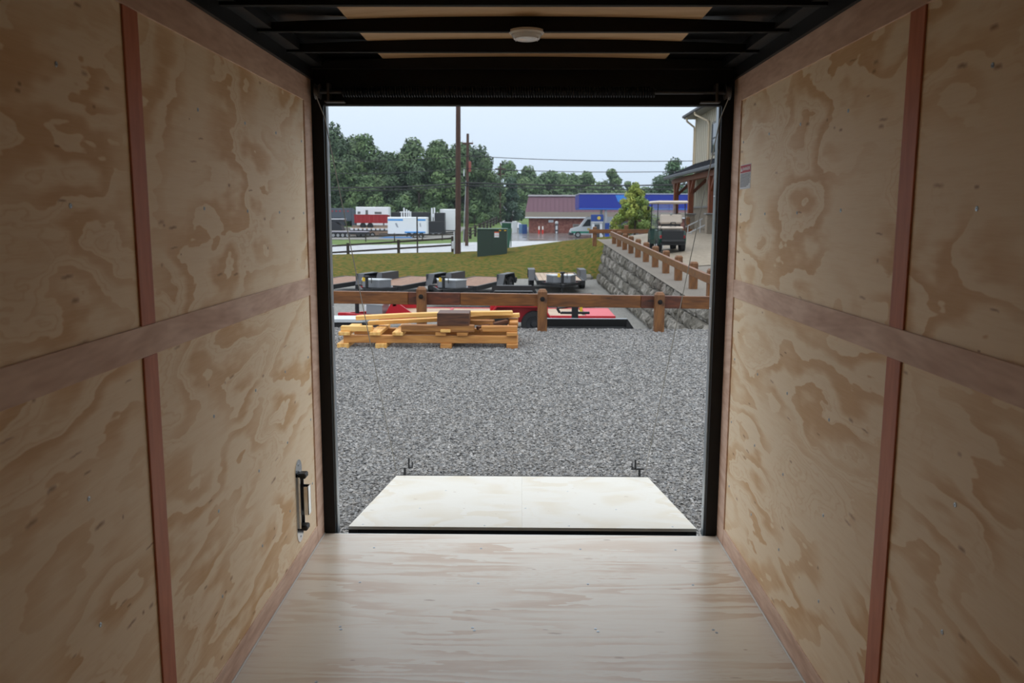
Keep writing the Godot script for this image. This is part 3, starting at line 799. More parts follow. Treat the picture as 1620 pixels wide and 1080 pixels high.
func flatbed(called: String, label: String, at: Vector3, turn: float, w: float, l: float, frame: Material, deck: Material, fender: Material, axle: float, tail := 0.0, tail_mat: Material = null, group := "") -> Node3D:
	# car and equipment hauler: tongue towards +z, deck between two box fenders, wheels under them
	var t := thing(called, label, "trailer", at, turn, group)
	var steel := flat("frame_black", 24, 25, 27, 0.5)
	var dy := 0.55
	var body := S()
	for s in [-1.0, 1.0]:
		body.span(Vector3(s * w / 2 - 0.04, dy - 0.17, -l / 2), Vector3(s * w / 2 + 0.04, dy + 0.02, l / 2), 0.008)
	body.span(Vector3(-w / 2, dy - 0.17, l / 2 - 0.08), Vector3(w / 2, dy + 0.02, l / 2), 0.008).span(Vector3(-w / 2, dy - 0.17, -l / 2), Vector3(w / 2, dy + 0.01, -l / 2 + 0.08), 0.008)
	for i in 6: body.span(Vector3(-w / 2, dy - 0.12, -l / 2 + 0.5 + i * (l - 1.0) / 5.0), Vector3(w / 2, dy - 0.045, -l / 2 + 0.57 + i * (l - 1.0) / 5.0))
	put(t, "frame", body, frame)
	var planks := S()
	var n := 9
	for i in n:
		var x := -w / 2 + 0.05 + (w - 0.1) * i / n
		planks.span(Vector3(x, dy - 0.045, -l / 2 + 0.09 + tail), Vector3(x + (w - 0.1) / n - 0.012, dy, l / 2 - 0.09), 0.004)
	put(t, "deck", planks, deck)
	if tail > 0.0: put(t, "tail_plate", S().span(Vector3(-w / 2, dy - 0.03, -l / 2), Vector3(w / 2, dy + 0.015, -l / 2 + tail), 0.01), tail_mat)
	for s in [-1.0, 1.0]:
		var x0: float = s * (w / 2 + 0.05) if s > 0 else s * (w / 2 + 0.05) - 0.29
		var arch := PackedVector2Array([Vector2(-0.98, 0.4), Vector2(-0.66, 0.87), Vector2(0.62, 0.87), Vector2(0.95, 0.4), Vector2(0.91, 0.4), Vector2(0.6, 0.835), Vector2(-0.64, 0.835), Vector2(-0.94, 0.4)])
		put(t, "fender", S().prism(arch, Vector3(x0, 0, axle), Vector3(0, 0, 1), Vector3(0, 1, 0), -0.29).span(Vector3(s * (w / 2 + 0.03), 0.5, axle - 0.8), Vector3(s * (w / 2 + 0.05), 0.87, axle + 0.8)), fender)
		for a in [-0.42, 0.42]: wheel_on(t, Vector3(s * (w / 2 + 0.19), 0.36, axle + a), 0.36, 0.22, s, flat("rim_dark", 46, 47, 50, 0.5, 0.4))
	var tg := S()
	for s in [-1.0, 1.0]: tg.beam(Vector3(s * (w / 2 - 0.15), dy - 0.1, l / 2), Vector3(s * 0.06, dy - 0.1, l / 2 + 1.25), 0.08, 0.13, 0.006)
	tg.span(Vector3(-0.06, dy - 0.16, l / 2 + 1.15), Vector3(0.06, dy - 0.03, l / 2 + 1.5), 0.01)
	put(t, "tongue", tg, frame)
	put(t, "toolbox", S().prism(PackedVector2Array([Vector2(-0.62, 0.0), Vector2(0.62, 0.0), Vector2(0.36, 0.5), Vector2(-0.36, 0.5)]), Vector3(0, dy - 0.03, l / 2 + 0.12), Vector3(1, 0, 0), Vector3(0, 0, 1), -0.28), flat("diamond_plate", 150, 153, 158, 0.35, 0.6))
	put(t, "toolbox_lid", S().prism(PackedVector2Array([Vector2(-0.65, -0.03), Vector2(0.65, -0.03), Vector2(0.38, 0.53), Vector2(-0.38, 0.53)]), Vector3(0, dy + 0.25, l / 2 + 0.12), Vector3(1, 0, 0), Vector3(0, 0, 1), -0.04), flat("lid_plate", 212, 218, 222, 0.35, 0.4))
	var jk := put(t, "jack", S().cyl(Vector3(0, 0.03, l / 2 + 0.95), Vector3(0, 0.95, l / 2 + 0.95), 0.06, 0.06, 12).cyl(Vector3(0, 0.0, l / 2 + 0.95), Vector3(0, 0.03, l / 2 + 0.95), 0.13, 0.13, 12).span(Vector3(-0.09, 0.93, l / 2 + 0.88), Vector3(0.09, 1.0, l / 2 + 1.02), 0.01).path([Vector3(0.09, 0.96, l / 2 + 0.95), Vector3(0.2, 0.96, l / 2 + 0.95), Vector3(0.2, 0.72, l / 2 + 0.95)], 0.014, 6), steel)
	put(jk, "tag", S().span(Vector3(-0.2, 0.78, l / 2 + 0.93), Vector3(-0.08, 0.94, l / 2 + 0.935)), flat("tag_yellow", 226, 186, 40, 0.6))
	for s in [-1.0, 1.0]:
		put(t, "reflector", S().box(Vector3(s * (w / 2 - 0.25), dy - 0.07, l / 2 + 0.012), Vector3(0.16, 0.06, 0.02), 0.004), flat("reflector_red", 190, 22, 24, 0.3))
		put(t, "marker_plate", S().box(Vector3(s * (w / 2 - 0.42), dy - 0.02, l / 2 + 0.012), Vector3(0.16, 0.06, 0.02), 0.004), flat("plate_white", 222, 226, 230, 0.4))
	return t

func build_trailers() -> void:
	var wood := textured("deck_wood", grain(801, 256, 256, [150, 116, 92], [112, 78, 58], 2.4, 0.6, 2), Vector3(0.9, 0.9, 0.35), 0.6)
	var pale := textured("deck_pale", grain(811, 256, 256, [186, 164, 142], [160, 136, 112], 2.0, 0.6, 2), Vector3(0.9, 0.9, 0.35), 0.55)
	var blackf := flat("frame_black", 24, 25, 27, 0.5)
	var greyf := flat("fender_grey", 56, 60, 66, 0.45)
	var grp := "black flatbed trailers in the lower yard"
	flatbed("flatbed_trailer", "black flatbed trailer with pale deck, nearest the stone wall", Vector3(1.62, LOWER, -34.6), 0.02, 1.96, 5.2, blackf, pale, greyf, -0.6, 0.0, null, grp)
	flatbed("flatbed_trailer", "black flatbed trailer with ribbed brown deck, second from the stone wall", Vector3(-1.95, LOWER, -31.7), -0.3, 1.96, 5.2, blackf, wood, greyf, -0.6, 0.0, null, grp)
	flatbed("flatbed_trailer", "black flatbed trailer with brown deck, third from the stone wall", Vector3(-4.9, LOWER, -31.7), -0.3, 1.96, 5.2, blackf, wood, greyf, -0.6, 0.0, null, grp)
	flatbed("flatbed_trailer", "black flatbed trailer cut off by the doorway edge", Vector3(-7.85, LOWER, -31.7), -0.3, 1.96, 5.2, blackf, wood, greyf, -0.6, 0.0, null, grp)
	# red hauler broadside, just below the guard rail
	var red := flat("trailer_red", 176, 20, 34, 0.35)
	var rt := flatbed("flatbed_trailer", "red flatbed trailer standing broadside below the guard rail", Vector3(-0.6, LOWER, -20.15), -PI / 2, 1.95, 6.4, red, pale, red, -0.53, 0.8, flat("tail_red", 196, 40, 54, 0.35))
	put(rt, "front_stop", S().prism(PackedVector2Array([Vector2(2.35, 0.56), Vector2(3.2, 0.56), Vector2(3.0, 0.92), Vector2(2.85, 0.92)]), Vector3(-0.98, 0, 0), Vector3(0, 0, 1), Vector3(0, 1, 0), -0.08).prism(PackedVector2Array([Vector2(2.35, 0.56), Vector2(3.2, 0.56), Vector2(3.0, 0.92), Vector2(2.85, 0.92)]), Vector3(0.9, 0, 0), Vector3(0, 0, 1), Vector3(0, 1, 0), -0.08).span(Vector3(-0.98, 0.8, 2.86), Vector3(0.98, 0.9, 2.98), 0.01), red)
	put(rt, "cross_strap", S().span(Vector3(-0.97, 0.552, 1.42), Vector3(0.97, 0.57, 1.5)), red)
	put(rt, "wheel_chock", S().span(Vector3(-1.1, 0.46, 4.0), Vector3(-1.0, 0.62, 4.12), 0.01), flat("plate_white", 222, 226, 230, 0.4))
	# dark trailer between: only its fender shows over the rail
	var bt := flatbed("flatbed_trailer", "black trailer whose dark fender shows above the guard rail", Vector3(-0.35, LOWER, -26.0), -PI / 2, 1.95, 6.0, blackf, wood, blackf, -0.05, 0.0, null)
	for gone in ["toolbox", "toolbox_lid", "jack"]: bt.get_node(gone).free()
	bt.scale = Vector3(1, 0.86, 1)
	# silver lidded trailer nose at the doorway edge
	var sb := thing("trailer_nose", "black trailer nose with a flat silver lid behind the lumber skid", "trailer", Vector3(-3.9, LOWER, -14.9))
	put(sb, "body", S().span(Vector3(-0.9, 0.35, -0.9), Vector3(0.55, 0.92, 0.15), 0.03), blackf)
	put(sb, "lid", S().prism(PackedVector2Array([Vector2(-0.95, -0.5), Vector2(0.5, -0.5), Vector2(0.62, -0.3), Vector2(0.3, 0.2), Vector2(-0.95, 0.2)]), Vector3(0, 0.92, 0), Vector3(1, 0, 0), Vector3(0, 0, 1), -0.07), flat("lid_plate", 212, 218, 222, 0.35, 0.4))
	put(sb, "stand", S().span(Vector3(-0.7, 0.0, -0.6), Vector3(-0.6, 0.36, -0.5)).span(Vector3(0.3, 0.0, -0.6), Vector3(0.4, 0.36, -0.5)).span(Vector3(-0.7, 0.0, 0.2), Vector3(-0.6, 0.36, 0.3)).span(Vector3(0.3, 0.0, 0.2), Vector3(0.4, 0.36, 0.3)), blackf)
	# black blade with its jack
	var bl := thing("plow_blade", "long black steel blade with a crank jack behind the guard rail", "blade", Vector3(1.37, LOWER, -13.88))
	var prof := PackedVector2Array([Vector2(0.0, 1.12), Vector2(0.03, 1.12), Vector2(-0.06, 0.95), Vector2(-0.02, 0.78), Vector2(0.14, 0.64), Vector2(0.11, 0.62), Vector2(-0.06, 0.76), Vector2(-0.1, 0.95)])
	put(bl, "moldboard", S().prism(prof, Vector3(-0.92, 0, 0), Vector3(0, 0, 1), Vector3(0, 1, 0), -1.81), blackf)
	put(bl, "end_wing", S().prism(PackedVector2Array([Vector2(0.88, 1.12), Vector2(0.9, 1.12), Vector2(1.09, 0.85), Vector2(1.2, 0.62), Vector2(0.86, 0.62)]), Vector3(0, 0, -0.02), Vector3(1, 0, 0), Vector3(0, 1, 0), 0.03), blackf)
	put(bl, "top_lip", S().span(Vector3(-0.92, 1.12, -0.03), Vector3(0.89, 1.135, 0.04), 0.004), flat("lip_grey", 150, 156, 164, 0.35, 0.4))
	put(bl, "support", S().span(Vector3(-0.5, 0.55, -0.5), Vector3(0.5, 0.75, -0.06)).span(Vector3(-0.45, 0.0, -0.4), Vector3(-0.3, 0.6, -0.25)).span(Vector3(0.3, 0.0, -0.4), Vector3(0.45, 0.6, -0.25)), blackf)
	put(bl, "jack_post", S().span(Vector3(-0.27, 0.9, -0.5), Vector3(-0.13, 1.42, -0.36), 0.01).span(Vector3(-0.5, 1.18, -0.48), Vector3(0.12, 1.23, -0.38), 0.006), blackf)
	put(bl, "crank", S().path([Vector3(-0.54, 1.2, -0.42), Vector3(-0.6, 1.3, -0.42), Vector3(-0.26, 1.34, -0.42)], 0.02, 6).path([Vector3(-0.6, 1.34, -0.42), Vector3(-0.5, 1.18, -0.42)], 0.016, 6), blackf)
	put(bl, "tag", S().span(Vector3(-0.1, 1.24, -0.36), Vector3(-0.04, 1.4, -0.355)), flat("tag_yellow", 226, 186, 40, 0.6))

# ---------------------------------------------------------------- things along and across the road
func rail_fence(label: String, a: Vector3, b: Vector3, posts: Array, h: float, m: Material, rails: Array, w := 0.12) -> void:
	var t := thing("rail_fence", label, "fence", Vector3.ZERO)
	for k in posts:
		var p: Vector3 = a.lerp(b, k)
		put(t, "post", S().span(Vector3(-w / 2, -0.3, -w / 2), Vector3(w / 2, h, w / 2), 0.01), m, p)
	for i in posts.size() - 1:
		var p: Vector3 = a.lerp(b, posts[i])
		var q: Vector3 = a.lerp(b, posts[i + 1])
		for y in rails: put(t, "rail", S().beam(p + Vector3(0, h * y, 0), q + Vector3(0, h * y, 0), 0.06, 0.13, 0.01), m)

func build_roadside() -> void:
	var fence_wood := flat("fence_dark", 50, 42, 34, 0.8)
	rail_fence("dark two-rail fence along the near edge of the road", Vector3(-17.0, -1.75, -57.88), Vector3(-5.05, -0.96, -57.88), [0.0, 0.36, 0.67, 1.0], 1.05, fence_wood, [0.86, 0.4], 0.19)
	rail_fence("thin dark fence on the far verge before the white trailer", Vector3(-18.0, -1.42, -93.88), Vector3(-7.6, -1.2, -93.88), [0.0, 0.32, 0.63, 0.85, 1.0], 0.9, fence_wood, [0.7], 0.12)
	rail_fence("weathered dark fence climbing beside the lane", Vector3(-6.2, -1.0, -88.0), Vector3(-3.8, 0.65, -150.0), [0.0, 0.1, 0.2, 0.3, 0.4, 0.5, 0.6, 0.7, 0.8, 0.9, 1.0], 1.1, fence_wood, [0.85, 0.5, 0.2], 0.3)
	var pole := textured("pole_wood", grain(901, 128, 256, [92, 66, 54], [60, 42, 36], 2.0, 0.5), Vector3(1, 0.3, 1), 0.85)
	var wire := flat("cable_black", 30, 30, 32, 0.7)
	var sign := one("sign_post", "slim dark post standing behind the two-rail fence", "post", S().cyl(Vector3(0, -0.2, 0), Vector3(0, 2.6, 0), 0.06, 0.05, 8), fence_wood, Vector3(-7.67, -1.13, -58.3))
	sign.rotation.z = 0.0
	var u1 := thing("utility_pole", "tall brown utility pole rising out of view above the doorway", "utility pole", Vector3(-4.36, -1.0, -53.9))
	put(u1, "shaft", S().cyl(Vector3.ZERO, Vector3(0.1, 12.5, 0), 0.2, 0.145, 14), pole)
	put(u1, "conduit", S().cyl(Vector3(-0.24, 0.0, 0.05), Vector3(-0.24, 1.5, 0.05), 0.05, 0.05, 8).span(Vector3(-0.42, 0.35, 0.0), Vector3(-0.25, 0.85, 0.12), 0.01), flat("conduit", 196, 200, 204, 0.5))
	put(u1, "crossarm", S().span(Vector3(-0.9, 11.2, -0.06), Vector3(1.1, 11.35, 0.06)), pole)
	var u2 := thing("utility_pole", "slim utility pole with a short crossarm and reddish transformer can", "utility pole", Vector3(-5.2, -1.4, -75.9))
	put(u2, "shaft", S().cyl(Vector3.ZERO, Vector3(0.16, 10.45, 0), 0.17, 0.12, 12), pole)
	put(u2, "crossarm", S().span(Vector3(-0.35, 9.5, -0.06), Vector3(0.65, 9.65, 0.06)), pole)
	put(u2, "transformer_can", S().lathe(Vector3(0.34, 7.0, 0.1), Vector3.UP, [[0.0, 0.0], [0.13, 0.0], [0.13, 0.85], [0.08, 0.95], [0.0, 0.95]], 12), flat("can_red", 134, 72, 62, 0.6))
	put(u2, "insulator", S().cyl(Vector3(-0.3, 9.65, 0), Vector3(-0.3, 9.85, 0), 0.04, 0.03, 6).cyl(Vector3(0.6, 9.65, 0), Vector3(0.6, 9.85, 0), 0.04, 0.03, 6).cyl(Vector3(-0.2, 6.6, 0.12), Vector3(-0.2, 7.3, 0.12), 0.05, 0.05, 6), flat("insulator", 206, 210, 214, 0.4))
	put(u2, "guy_wire", S().cyl(Vector3(-0.02, 6.2, 0.14), Vector3(-0.3, 0.2, 0.3), 0.03, 0.03, 5), flat("guy", 170, 172, 174, 0.5))
	var u3 := thing("utility_pole", "distant utility pole beside the lane to the house", "utility pole", Vector3(-3.9, 0.5, -145.9))
	put(u3, "shaft", S().cyl(Vector3.ZERO, Vector3(0.1, 10.1, 0), 0.2, 0.14, 10), pole)
	put(u3, "crossarm", S().span(Vector3(-0.8, 9.0, -0.08), Vector3(1.0, 9.2, 0.08)).span(Vector3(-0.7, 8.1, -0.08), Vector3(0.9, 8.28, 0.08)), pole)
	for p in [[23.5, "roadside utility pole carrying the overhead cables, hidden beyond the porch"], [-27.0, "roadside utility pole carrying the overhead cables, beyond the trailer yard"]]:
		var u := thing("utility_pole", p[1], "utility pole", Vector3(p[0], -1.4, -75.9))
		put(u, "shaft", S().cyl(Vector3.ZERO, Vector3(0, 10.4, 0), 0.17, 0.12, 10), pole)
	for wr in [[8.43, 8.25, 0.032, "upper thin power line crossing the sky"], [7.3, 7.4, 0.032, "lower thin power line crossing the sky"], [6.0, 6.25, 0.062, "thick black cable crossing before the trees"], [5.75, 5.8, 0.045, "thin cable just under the thick black one"]]:
		var s := S()
		var pts := []
		for i in 25:
			var t := i / 24.0
			pts.append(Vector3(lerpf(-5.04, 23.5, t), lerpf(wr[0], wr[1], t) - 1.4 - 0.35 * 4.0 * t * (1.0 - t), -75.7))
		s.path(pts, wr[2], 5)
		var q := []
		for i in 9:
			var t := i / 8.0
			q.append(Vector3(lerpf(-27.0, -5.04, t), wr[0] - 1.4 - 0.5 * 4.0 * t * (1.0 - t), -75.7))
		s.path(q, wr[2], 5)
		one("power_line", wr[3], "cable", s, wire, Vector3.ZERO, "overhead cables")
	# green switch cabinet and refuse skip
	var gb := thing("switch_cabinet", "dark green metal utility cabinet with a white notice on the lawn", "cabinet", Vector3(-1.9, -0.74, -50.9))
	var gm := flat("cabinet_green", 32, 52, 40, 0.45)
	put(gb, "housing", S().span(Vector3(-0.96, -0.6, -0.7), Vector3(0.95, 1.44, 0.6), 0.02), gm)
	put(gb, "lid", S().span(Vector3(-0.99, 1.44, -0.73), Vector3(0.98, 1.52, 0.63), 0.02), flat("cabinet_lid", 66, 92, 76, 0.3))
	put(gb, "door_seam", S().span(Vector3(-0.01, 0.06, 0.6), Vector3(0.01, 1.4, 0.612)), flat("seam", 22, 34, 28, 0.6))
	put(gb, "notice", S().span(Vector3(0.14, 0.96, 0.6), Vector3(0.44, 1.3, 0.61)), flat("notice_white", 214, 214, 218, 0.5))
	put(gb, "notice_heading", S().span(Vector3(0.14, 1.24, 0.61), Vector3(0.44, 1.31, 0.615)).span(Vector3(0.15, 1.08, 0.61), Vector3(0.43, 1.1, 0.613)), flat("notice_orange", 206, 84, 48, 0.5))
	for x in [0.5, 0.83]: put(gb, "warning_label", S().span(Vector3(x - 0.07, 1.36, 0.6), Vector3(x + 0.07, 1.43, 0.612)), flat("label_yellow", 204, 160, 40, 0.5))
	var sk := thing("refuse_skip", "green refuse skip with an open lid behind the utility cabinet", "skip", Vector3(-2.0, -1.3, -70.9))
	put(sk, "bin", S().prism(PackedVector2Array([Vector2(-0.9, 0.1), Vector2(0.9, 0.1), Vector2(1.05, 1.75), Vector2(-0.9, 1.55)]), Vector3(0, 0, 0.8), Vector3(1, 0, 0), Vector3(0, 1, 0), -1.6), flat("skip_green", 26, 74, 52, 0.5))
	put(sk, "lid", S().span(Vector3(-0.9, 1.6, -0.75), Vector3(0.1, 1.72, 0.75), 0.02), flat("skip_lid", 96, 176, 150, 0.4))
	put(sk, "side_panel", S().span(Vector3(0.2, 1.55, -0.78), Vector3(1.06, 2.25, -0.7)).span(Vector3(1.0, 0.2, -0.8), Vector3(1.07, 2.25, 0.75)), flat("skip_green", 26, 74, 52, 0.5))
	put(sk, "wheel", S().cyl(Vector3(-0.8, 0.1, 0.7), Vector3(-0.7, 0.1, 0.7), 0.1, 0.1, 8).cyl(Vector3(0.7, 0.1, 0.7), Vector3(0.8, 0.1, 0.7), 0.1, 0.1, 8), flat("tyre_rubber", 26, 26, 27, 0.75))
	build_dealer()
	build_station()
	build_house()

func cargo_box(label: String, at: Vector3, turn: float, size: Vector3, m: Material, wheels: int, stripe := false, group := "white enclosed trailers across the road") -> Node3D:
	# enclosed cargo trailer, long side along x; at is on the ground
	var t := thing("cargo_trailer", label, "trailer", at, turn, group)
	put(t, "body", S().span(Vector3(-size.x / 2, 0.5, -size.z / 2), Vector3(size.x / 2, size.y, size.z / 2), 0.06), m)
	put(t, "roof_rail", S().span(Vector3(-size.x / 2 - 0.01, size.y - 0.16, -size.z / 2 - 0.01), Vector3(size.x / 2 + 0.01, size.y - 0.08, size.z / 2 + 0.01), 0.01), flat("rail_white", 236, 240, 244, 0.4))
	put(t, "skirt", S().span(Vector3(-size.x / 2 - 0.01, 0.42, -size.z / 2 - 0.01), Vector3(size.x / 2 + 0.01, 0.56, size.z / 2 + 0.01), 0.01), flat("skirt_dark", 44, 48, 54, 0.5))
	for i in wheels: wheel_on(t, Vector3(0, 0.36, size.z / 2 - 0.08), 0.36, 0.2, 1.0, flat("rim_grey", 168, 170, 172, 0.4, 0.6))
	var k := 0
	for o in t.get_children():
		if str(o.name).begins_with("wheel"):
			o.position.x = size.x * 0.2 - (wheels - 1) * 0.4 + k * 0.8
			o.rotation.y = -PI / 2
			k += 1
	put(t, "tongue", S().beam(Vector3(-size.x / 2, 0.5, -0.6), Vector3(-size.x / 2 - 1.3, 0.5, 0), 0.1, 0.12).beam(Vector3(-size.x / 2, 0.5, 0.6), Vector3(-size.x / 2 - 1.3, 0.5, 0), 0.1, 0.12), flat("skirt_dark", 44, 48, 54, 0.5))
	if stripe:
		var blue := flat("stripe_blue", 70, 150, 220, 0.4)
		put(t, "stripe", S().span(Vector3(-size.x / 2 + 0.05, size.y - 0.48, size.z / 2), Vector3(-size.x / 2 + 2.0, size.y - 0.26, size.z / 2 + 0.012)), blue)
		put(t, "stripe", S().span(Vector3(size.x / 2 - 1.35, size.y - 0.48, size.z / 2), Vector3(size.x / 2 - 0.15, size.y - 0.26, size.z / 2 + 0.012)), blue)
		put(t, "fender", S().span(Vector3(size.x * 0.2 - 1.35, 0.68, size.z / 2), Vector3(size.x * 0.2 + 1.35, 0.86, size.z / 2 + 0.12), 0.03), blue)
		put(t, "emblem", S().prism(PackedVector2Array([Vector2(-1.6, 1.9), Vector2(-1.35, 1.95), Vector2(-1.15, 1.35), Vector2(-1.35, 1.4)]), Vector3(0, 0, size.z / 2), Vector3(1, 0, 0), Vector3(0, 1, 0), 0.012).prism(PackedVector2Array([Vector2(1.6, 1.95), Vector2(1.75, 1.95), Vector2(1.8, 1.45), Vector2(1.65, 1.5)]), Vector3(0, 0, size.z / 2), Vector3(1, 0, 0), Vector3(0, 1, 0), 0.012), flat("emblem_grey", 150, 156, 166, 0.5))
	return t

func build_dealer() -> void:
	var white := flat("trailer_white", 232, 236, 240, 0.35)
	var blackf := flat("far_black", 30, 32, 36, 0.5)
	cargo_box("large white enclosed trailer with blue stripes near the road", Vector3(-14.93, -1.36, -107.9), 0.0, Vector3(5.1, 2.72, 2.1), white, 3, true)
	cargo_box("white enclosed trailer behind the red dump trailer", Vector3(-21.5, -1.3, -119.5), 0.0, Vector3(4.7, 4.05, 2.1), white, 2)
	var ww: Node3D = get_node("cargo_trailer_001")
	put(ww, "window", S().span(Vector3(-0.95, 2.9, 1.05), Vector3(-0.6, 3.6, 1.07)).span(Vector3(0.35, 3.05, 1.05), Vector3(1.35, 3.35, 1.07)).span(Vector3(-2.1, 3.05, 1.05), Vector3(-1.7, 3.4, 1.07)), flat("pane_dark", 96, 98, 96, 0.3))
	cargo_box("tall white trailer beside the brown utility pole", Vector3(-10.2, -1.0, -116.0), 0.25, Vector3(2.3, 3.45, 2.6), white, 0)
	var bb := thing("cargo_trailer", "small black enclosed trailer before the tall white one", "trailer", Vector3(-11.6, -1.35, -113.0))
	put(bb, "body", S().span(Vector3(-1.2, 0.35, -1.0), Vector3(1.05, 2.15, 1.0), 0.05).span(Vector3(-0.3, 2.1, -0.9), Vector3(1.05, 3.3, 0.9), 0.05), blackf)
	put(bb, "fender", S().span(Vector3(-0.9, 0.5, 1.0), Vector3(0.7, 0.62, 1.15)), flat("far_grey", 92, 96, 102, 0.5))
	for x in [-0.5, 0.3]:
		wheel_on(bb, Vector3(x, 0.33, 1.0), 0.33, 0.2, 1.0, flat("rim_grey", 168, 170, 172, 0.4, 0.6))
	for o in bb.get_children():
		if str(o.name).begins_with("wheel"): o.rotation.y = -PI / 2
	var bk := thing("cargo_trailer", "low black trailer roof showing between the white trailers", "trailer", Vector3(-15.6, -1.2, -122.0))
	put(bk, "body", S().span(Vector3(-3.6, 0.4, -1.0), Vector3(2.0, 3.25, 1.0), 0.06), blackf)
	put(bk, "stand", S().span(Vector3(-3.0, 0, -0.8), Vector3(-2.8, 0.45, 0.8)).span(Vector3(1.2, 0, -0.8), Vector3(1.4, 0.45, 0.8)), blackf)
	# white upright rails stacked on end
	var up := thing("ramp_rack", "cluster of upright white rails above the striped trailer", "rack", Vector3(-16.3, -1.3, -114.0))
	for p in [[0.0, 3.9], [0.35, 3.7], [0.65, 3.55], [-0.35, 3.4], [0.9, 3.3]]:
		put(up, "rail", S().span(Vector3(p[0] - 0.09, 0, -0.06), Vector3(p[0] + 0.09, p[1], 0.06), 0.01), white)
	put(up, "crossbar", S().span(Vector3(-0.6, 3.25, -0.08), Vector3(1.0, 3.4, 0.08)), white)
	var up2 := thing("ramp_rack", "white upright rails beside the tall white trailer", "rack", Vector3(-12.5, -1.3, -114.5))
	for p in [[0.0, 3.9], [0.35, 3.95], [0.75, 3.3]]: put(up2, "rail", S().span(Vector3(p[0] - 0.11, 0, -0.06), Vector3(p[0] + 0.11, p[1], 0.06), 0.01), white)
	put(up2, "crossbar", S().span(Vector3(-0.1, 2.6, -0.08), Vector3(1.1, 3.1, 0.08)), white)
	# red dump trailer
	var rd := thing("dump_trailer", "red dump trailer with two wheels across the road", "trailer", Vector3(-20.7, -0.25, -113.9))
	var red := flat("dump_red", 150, 14, 24, 0.4)
	put(rd, "bed", S().prism(PackedVector2Array([Vector2(-2.3, 0.75), Vector2(2.1, 0.75), Vector2(2.3, 1.85), Vector2(-2.3, 1.85)]), Vector3(0, 0, 1.0), Vector3(1, 0, 0), Vector3(0, 1, 0), -2.0), red)
	for i in 8: put(rd, "stake", S().span(Vector3(-2.0 + i * 0.58, 0.8, 1.0), Vector3(-1.92 + i * 0.58, 1.85, 1.06)), flat("dump_rib", 168, 40, 46, 0.4))
	put(rd, "top_rail", S().span(Vector3(-2.34, 1.82, 0.95), Vector3(2.34, 1.92, 1.07)), red)
	put(rd, "fender", S().span(Vector3(-1.75, 0.78, 1.0), Vector3(0.3, 0.86, 1.25)), red)
	for x in [-1.1, -0.1]: wheel_on(rd, Vector3(x, 0.42, 1.12), 0.4, 0.22, 1.0, flat("rim_dark", 70, 72, 76, 0.5, 0.5))
	for o in rd.get_children():
		if str(o.name).begins_with("wheel"): o.rotation.y = -PI / 2
	put(rd, "stand", S().span(Vector3(1.6, 0.0, 0.6), Vector3(1.75, 0.8, 0.75)).span(Vector3(-2.2, 0.0, 0.6), Vector3(-2.05, 0.8, 0.75)), blackf)
	one("ground_mound", "heap of brown earth and stone under the red dump trailer", "mound", S().prism(PackedVector2Array([Vector2(-3.0, -0.2), Vector2(3.0, -0.2), Vector2(2.7, 1.5), Vector2(-2.6, 1.5)]), Vector3(0, 0, 0.85), Vector3(1, 0, 0), Vector3(0, 1, 0), -2.4), textured("earth", mottle(951, 128, [[120, 100, 84], [156, 134, 116], [176, 158, 142]], 4.0, 20.0), Vector3(0.4, 0.4, 0.4), 0.9), Vector3(-20.7, -1.3, -113.9))
	# grey gooseneck and flat decks
	var gg := thing("dump_trailer", "dark grey high-sided trailer with red markers at the doorway edge", "trailer", Vector3(-27.5, -1.3, -123.6))
	var slate := flat("slate", 74, 82, 92, 0.5)
	put(gg, "bed", S().span(Vector3(-2.6, 2.0, -1.0), Vector3(2.2, 3.9, 1.0), 0.04), slate)
	put(gg, "cab_arch", S().prism(PackedVector2Array([Vector2(-2.4, 1.3), Vector2(1.4, 1.3), Vector2(0.7, 2.5), Vector2(-0.9, 2.5)]), Vector3(0, 0, 1.0), Vector3(1, 0, 0), Vector3(0, 1, 0), 0.1), flat("slate_dark", 40, 44, 52, 0.5))
	for i in 8: put(gg, "marker", S().span(Vector3(-2.5 + i * 0.58, 3.35, 1.0), Vector3(-2.28 + i * 0.58, 3.55, 1.03)), flat("marker_red", 150, 44, 60, 0.5))
	put(gg, "end_frame", S().span(Vector3(2.2, 0.0, 0.4), Vector3(2.7, 3.7, 1.0), 0.02), slate)
	put(gg, "leg", S().span(Vector3(-2.3, 0, -0.9), Vector3(-2.1, 2.0, 0.9)), slate)
	for k in 3:
		var spec: Array = [[-23.2, 108.2, 5.9, 0.72, "grey flat deck trailer lying nearest the road"], [-20.4, 110.6, 5.2, 1.12, "flat deck trailer with white edge blocks behind the low grey one"], [-25.6, 111.0, 3.4, 2.35, "dark machine on a white-edged deck at the doorway edge"]][k]
		var fd := thing("deck_trailer", spec[4], "trailer", Vector3(spec[0], -1.36, -spec[1]))
		put(fd, "deck", S().span(Vector3(-spec[2] / 2, spec[3], -1.0), Vector3(spec[2] / 2, spec[3] + 0.12, 1.0), 0.02), [flat("deck_grey", 150, 148, 160, 0.5), flat("deck_tan", 176, 152, 130, 0.6), flat("deck_white", 206, 208, 214, 0.5)][k])
		put(fd, "frame", S().span(Vector3(-spec[2] / 2, spec[3] - 0.28, -0.95), Vector3(spec[2] / 2, spec[3], 0.98), 0.02), blackf)
		if k == 1:
			for i in 9: put(fd, "edge_block", S().span(Vector3(-2.5 + i * 0.58, spec[3] - 0.16, 1.0), Vector3(-2.12 + i * 0.58, spec[3] + 0.1, 1.05), 0.01), flat("deck_white", 206, 208, 214, 0.5))
		for i in 4: wheel_on(fd, Vector3(-spec[2] * 0.1 + i * 0.62 - 0.9, 0.34, 0.95), 0.34, 0.22, 1.0, flat("rim_grey", 168, 170, 172, 0.4, 0.6))
		for o in fd.get_children():
			if str(o.name).begins_with("wheel"): o.rotation.y = -PI / 2
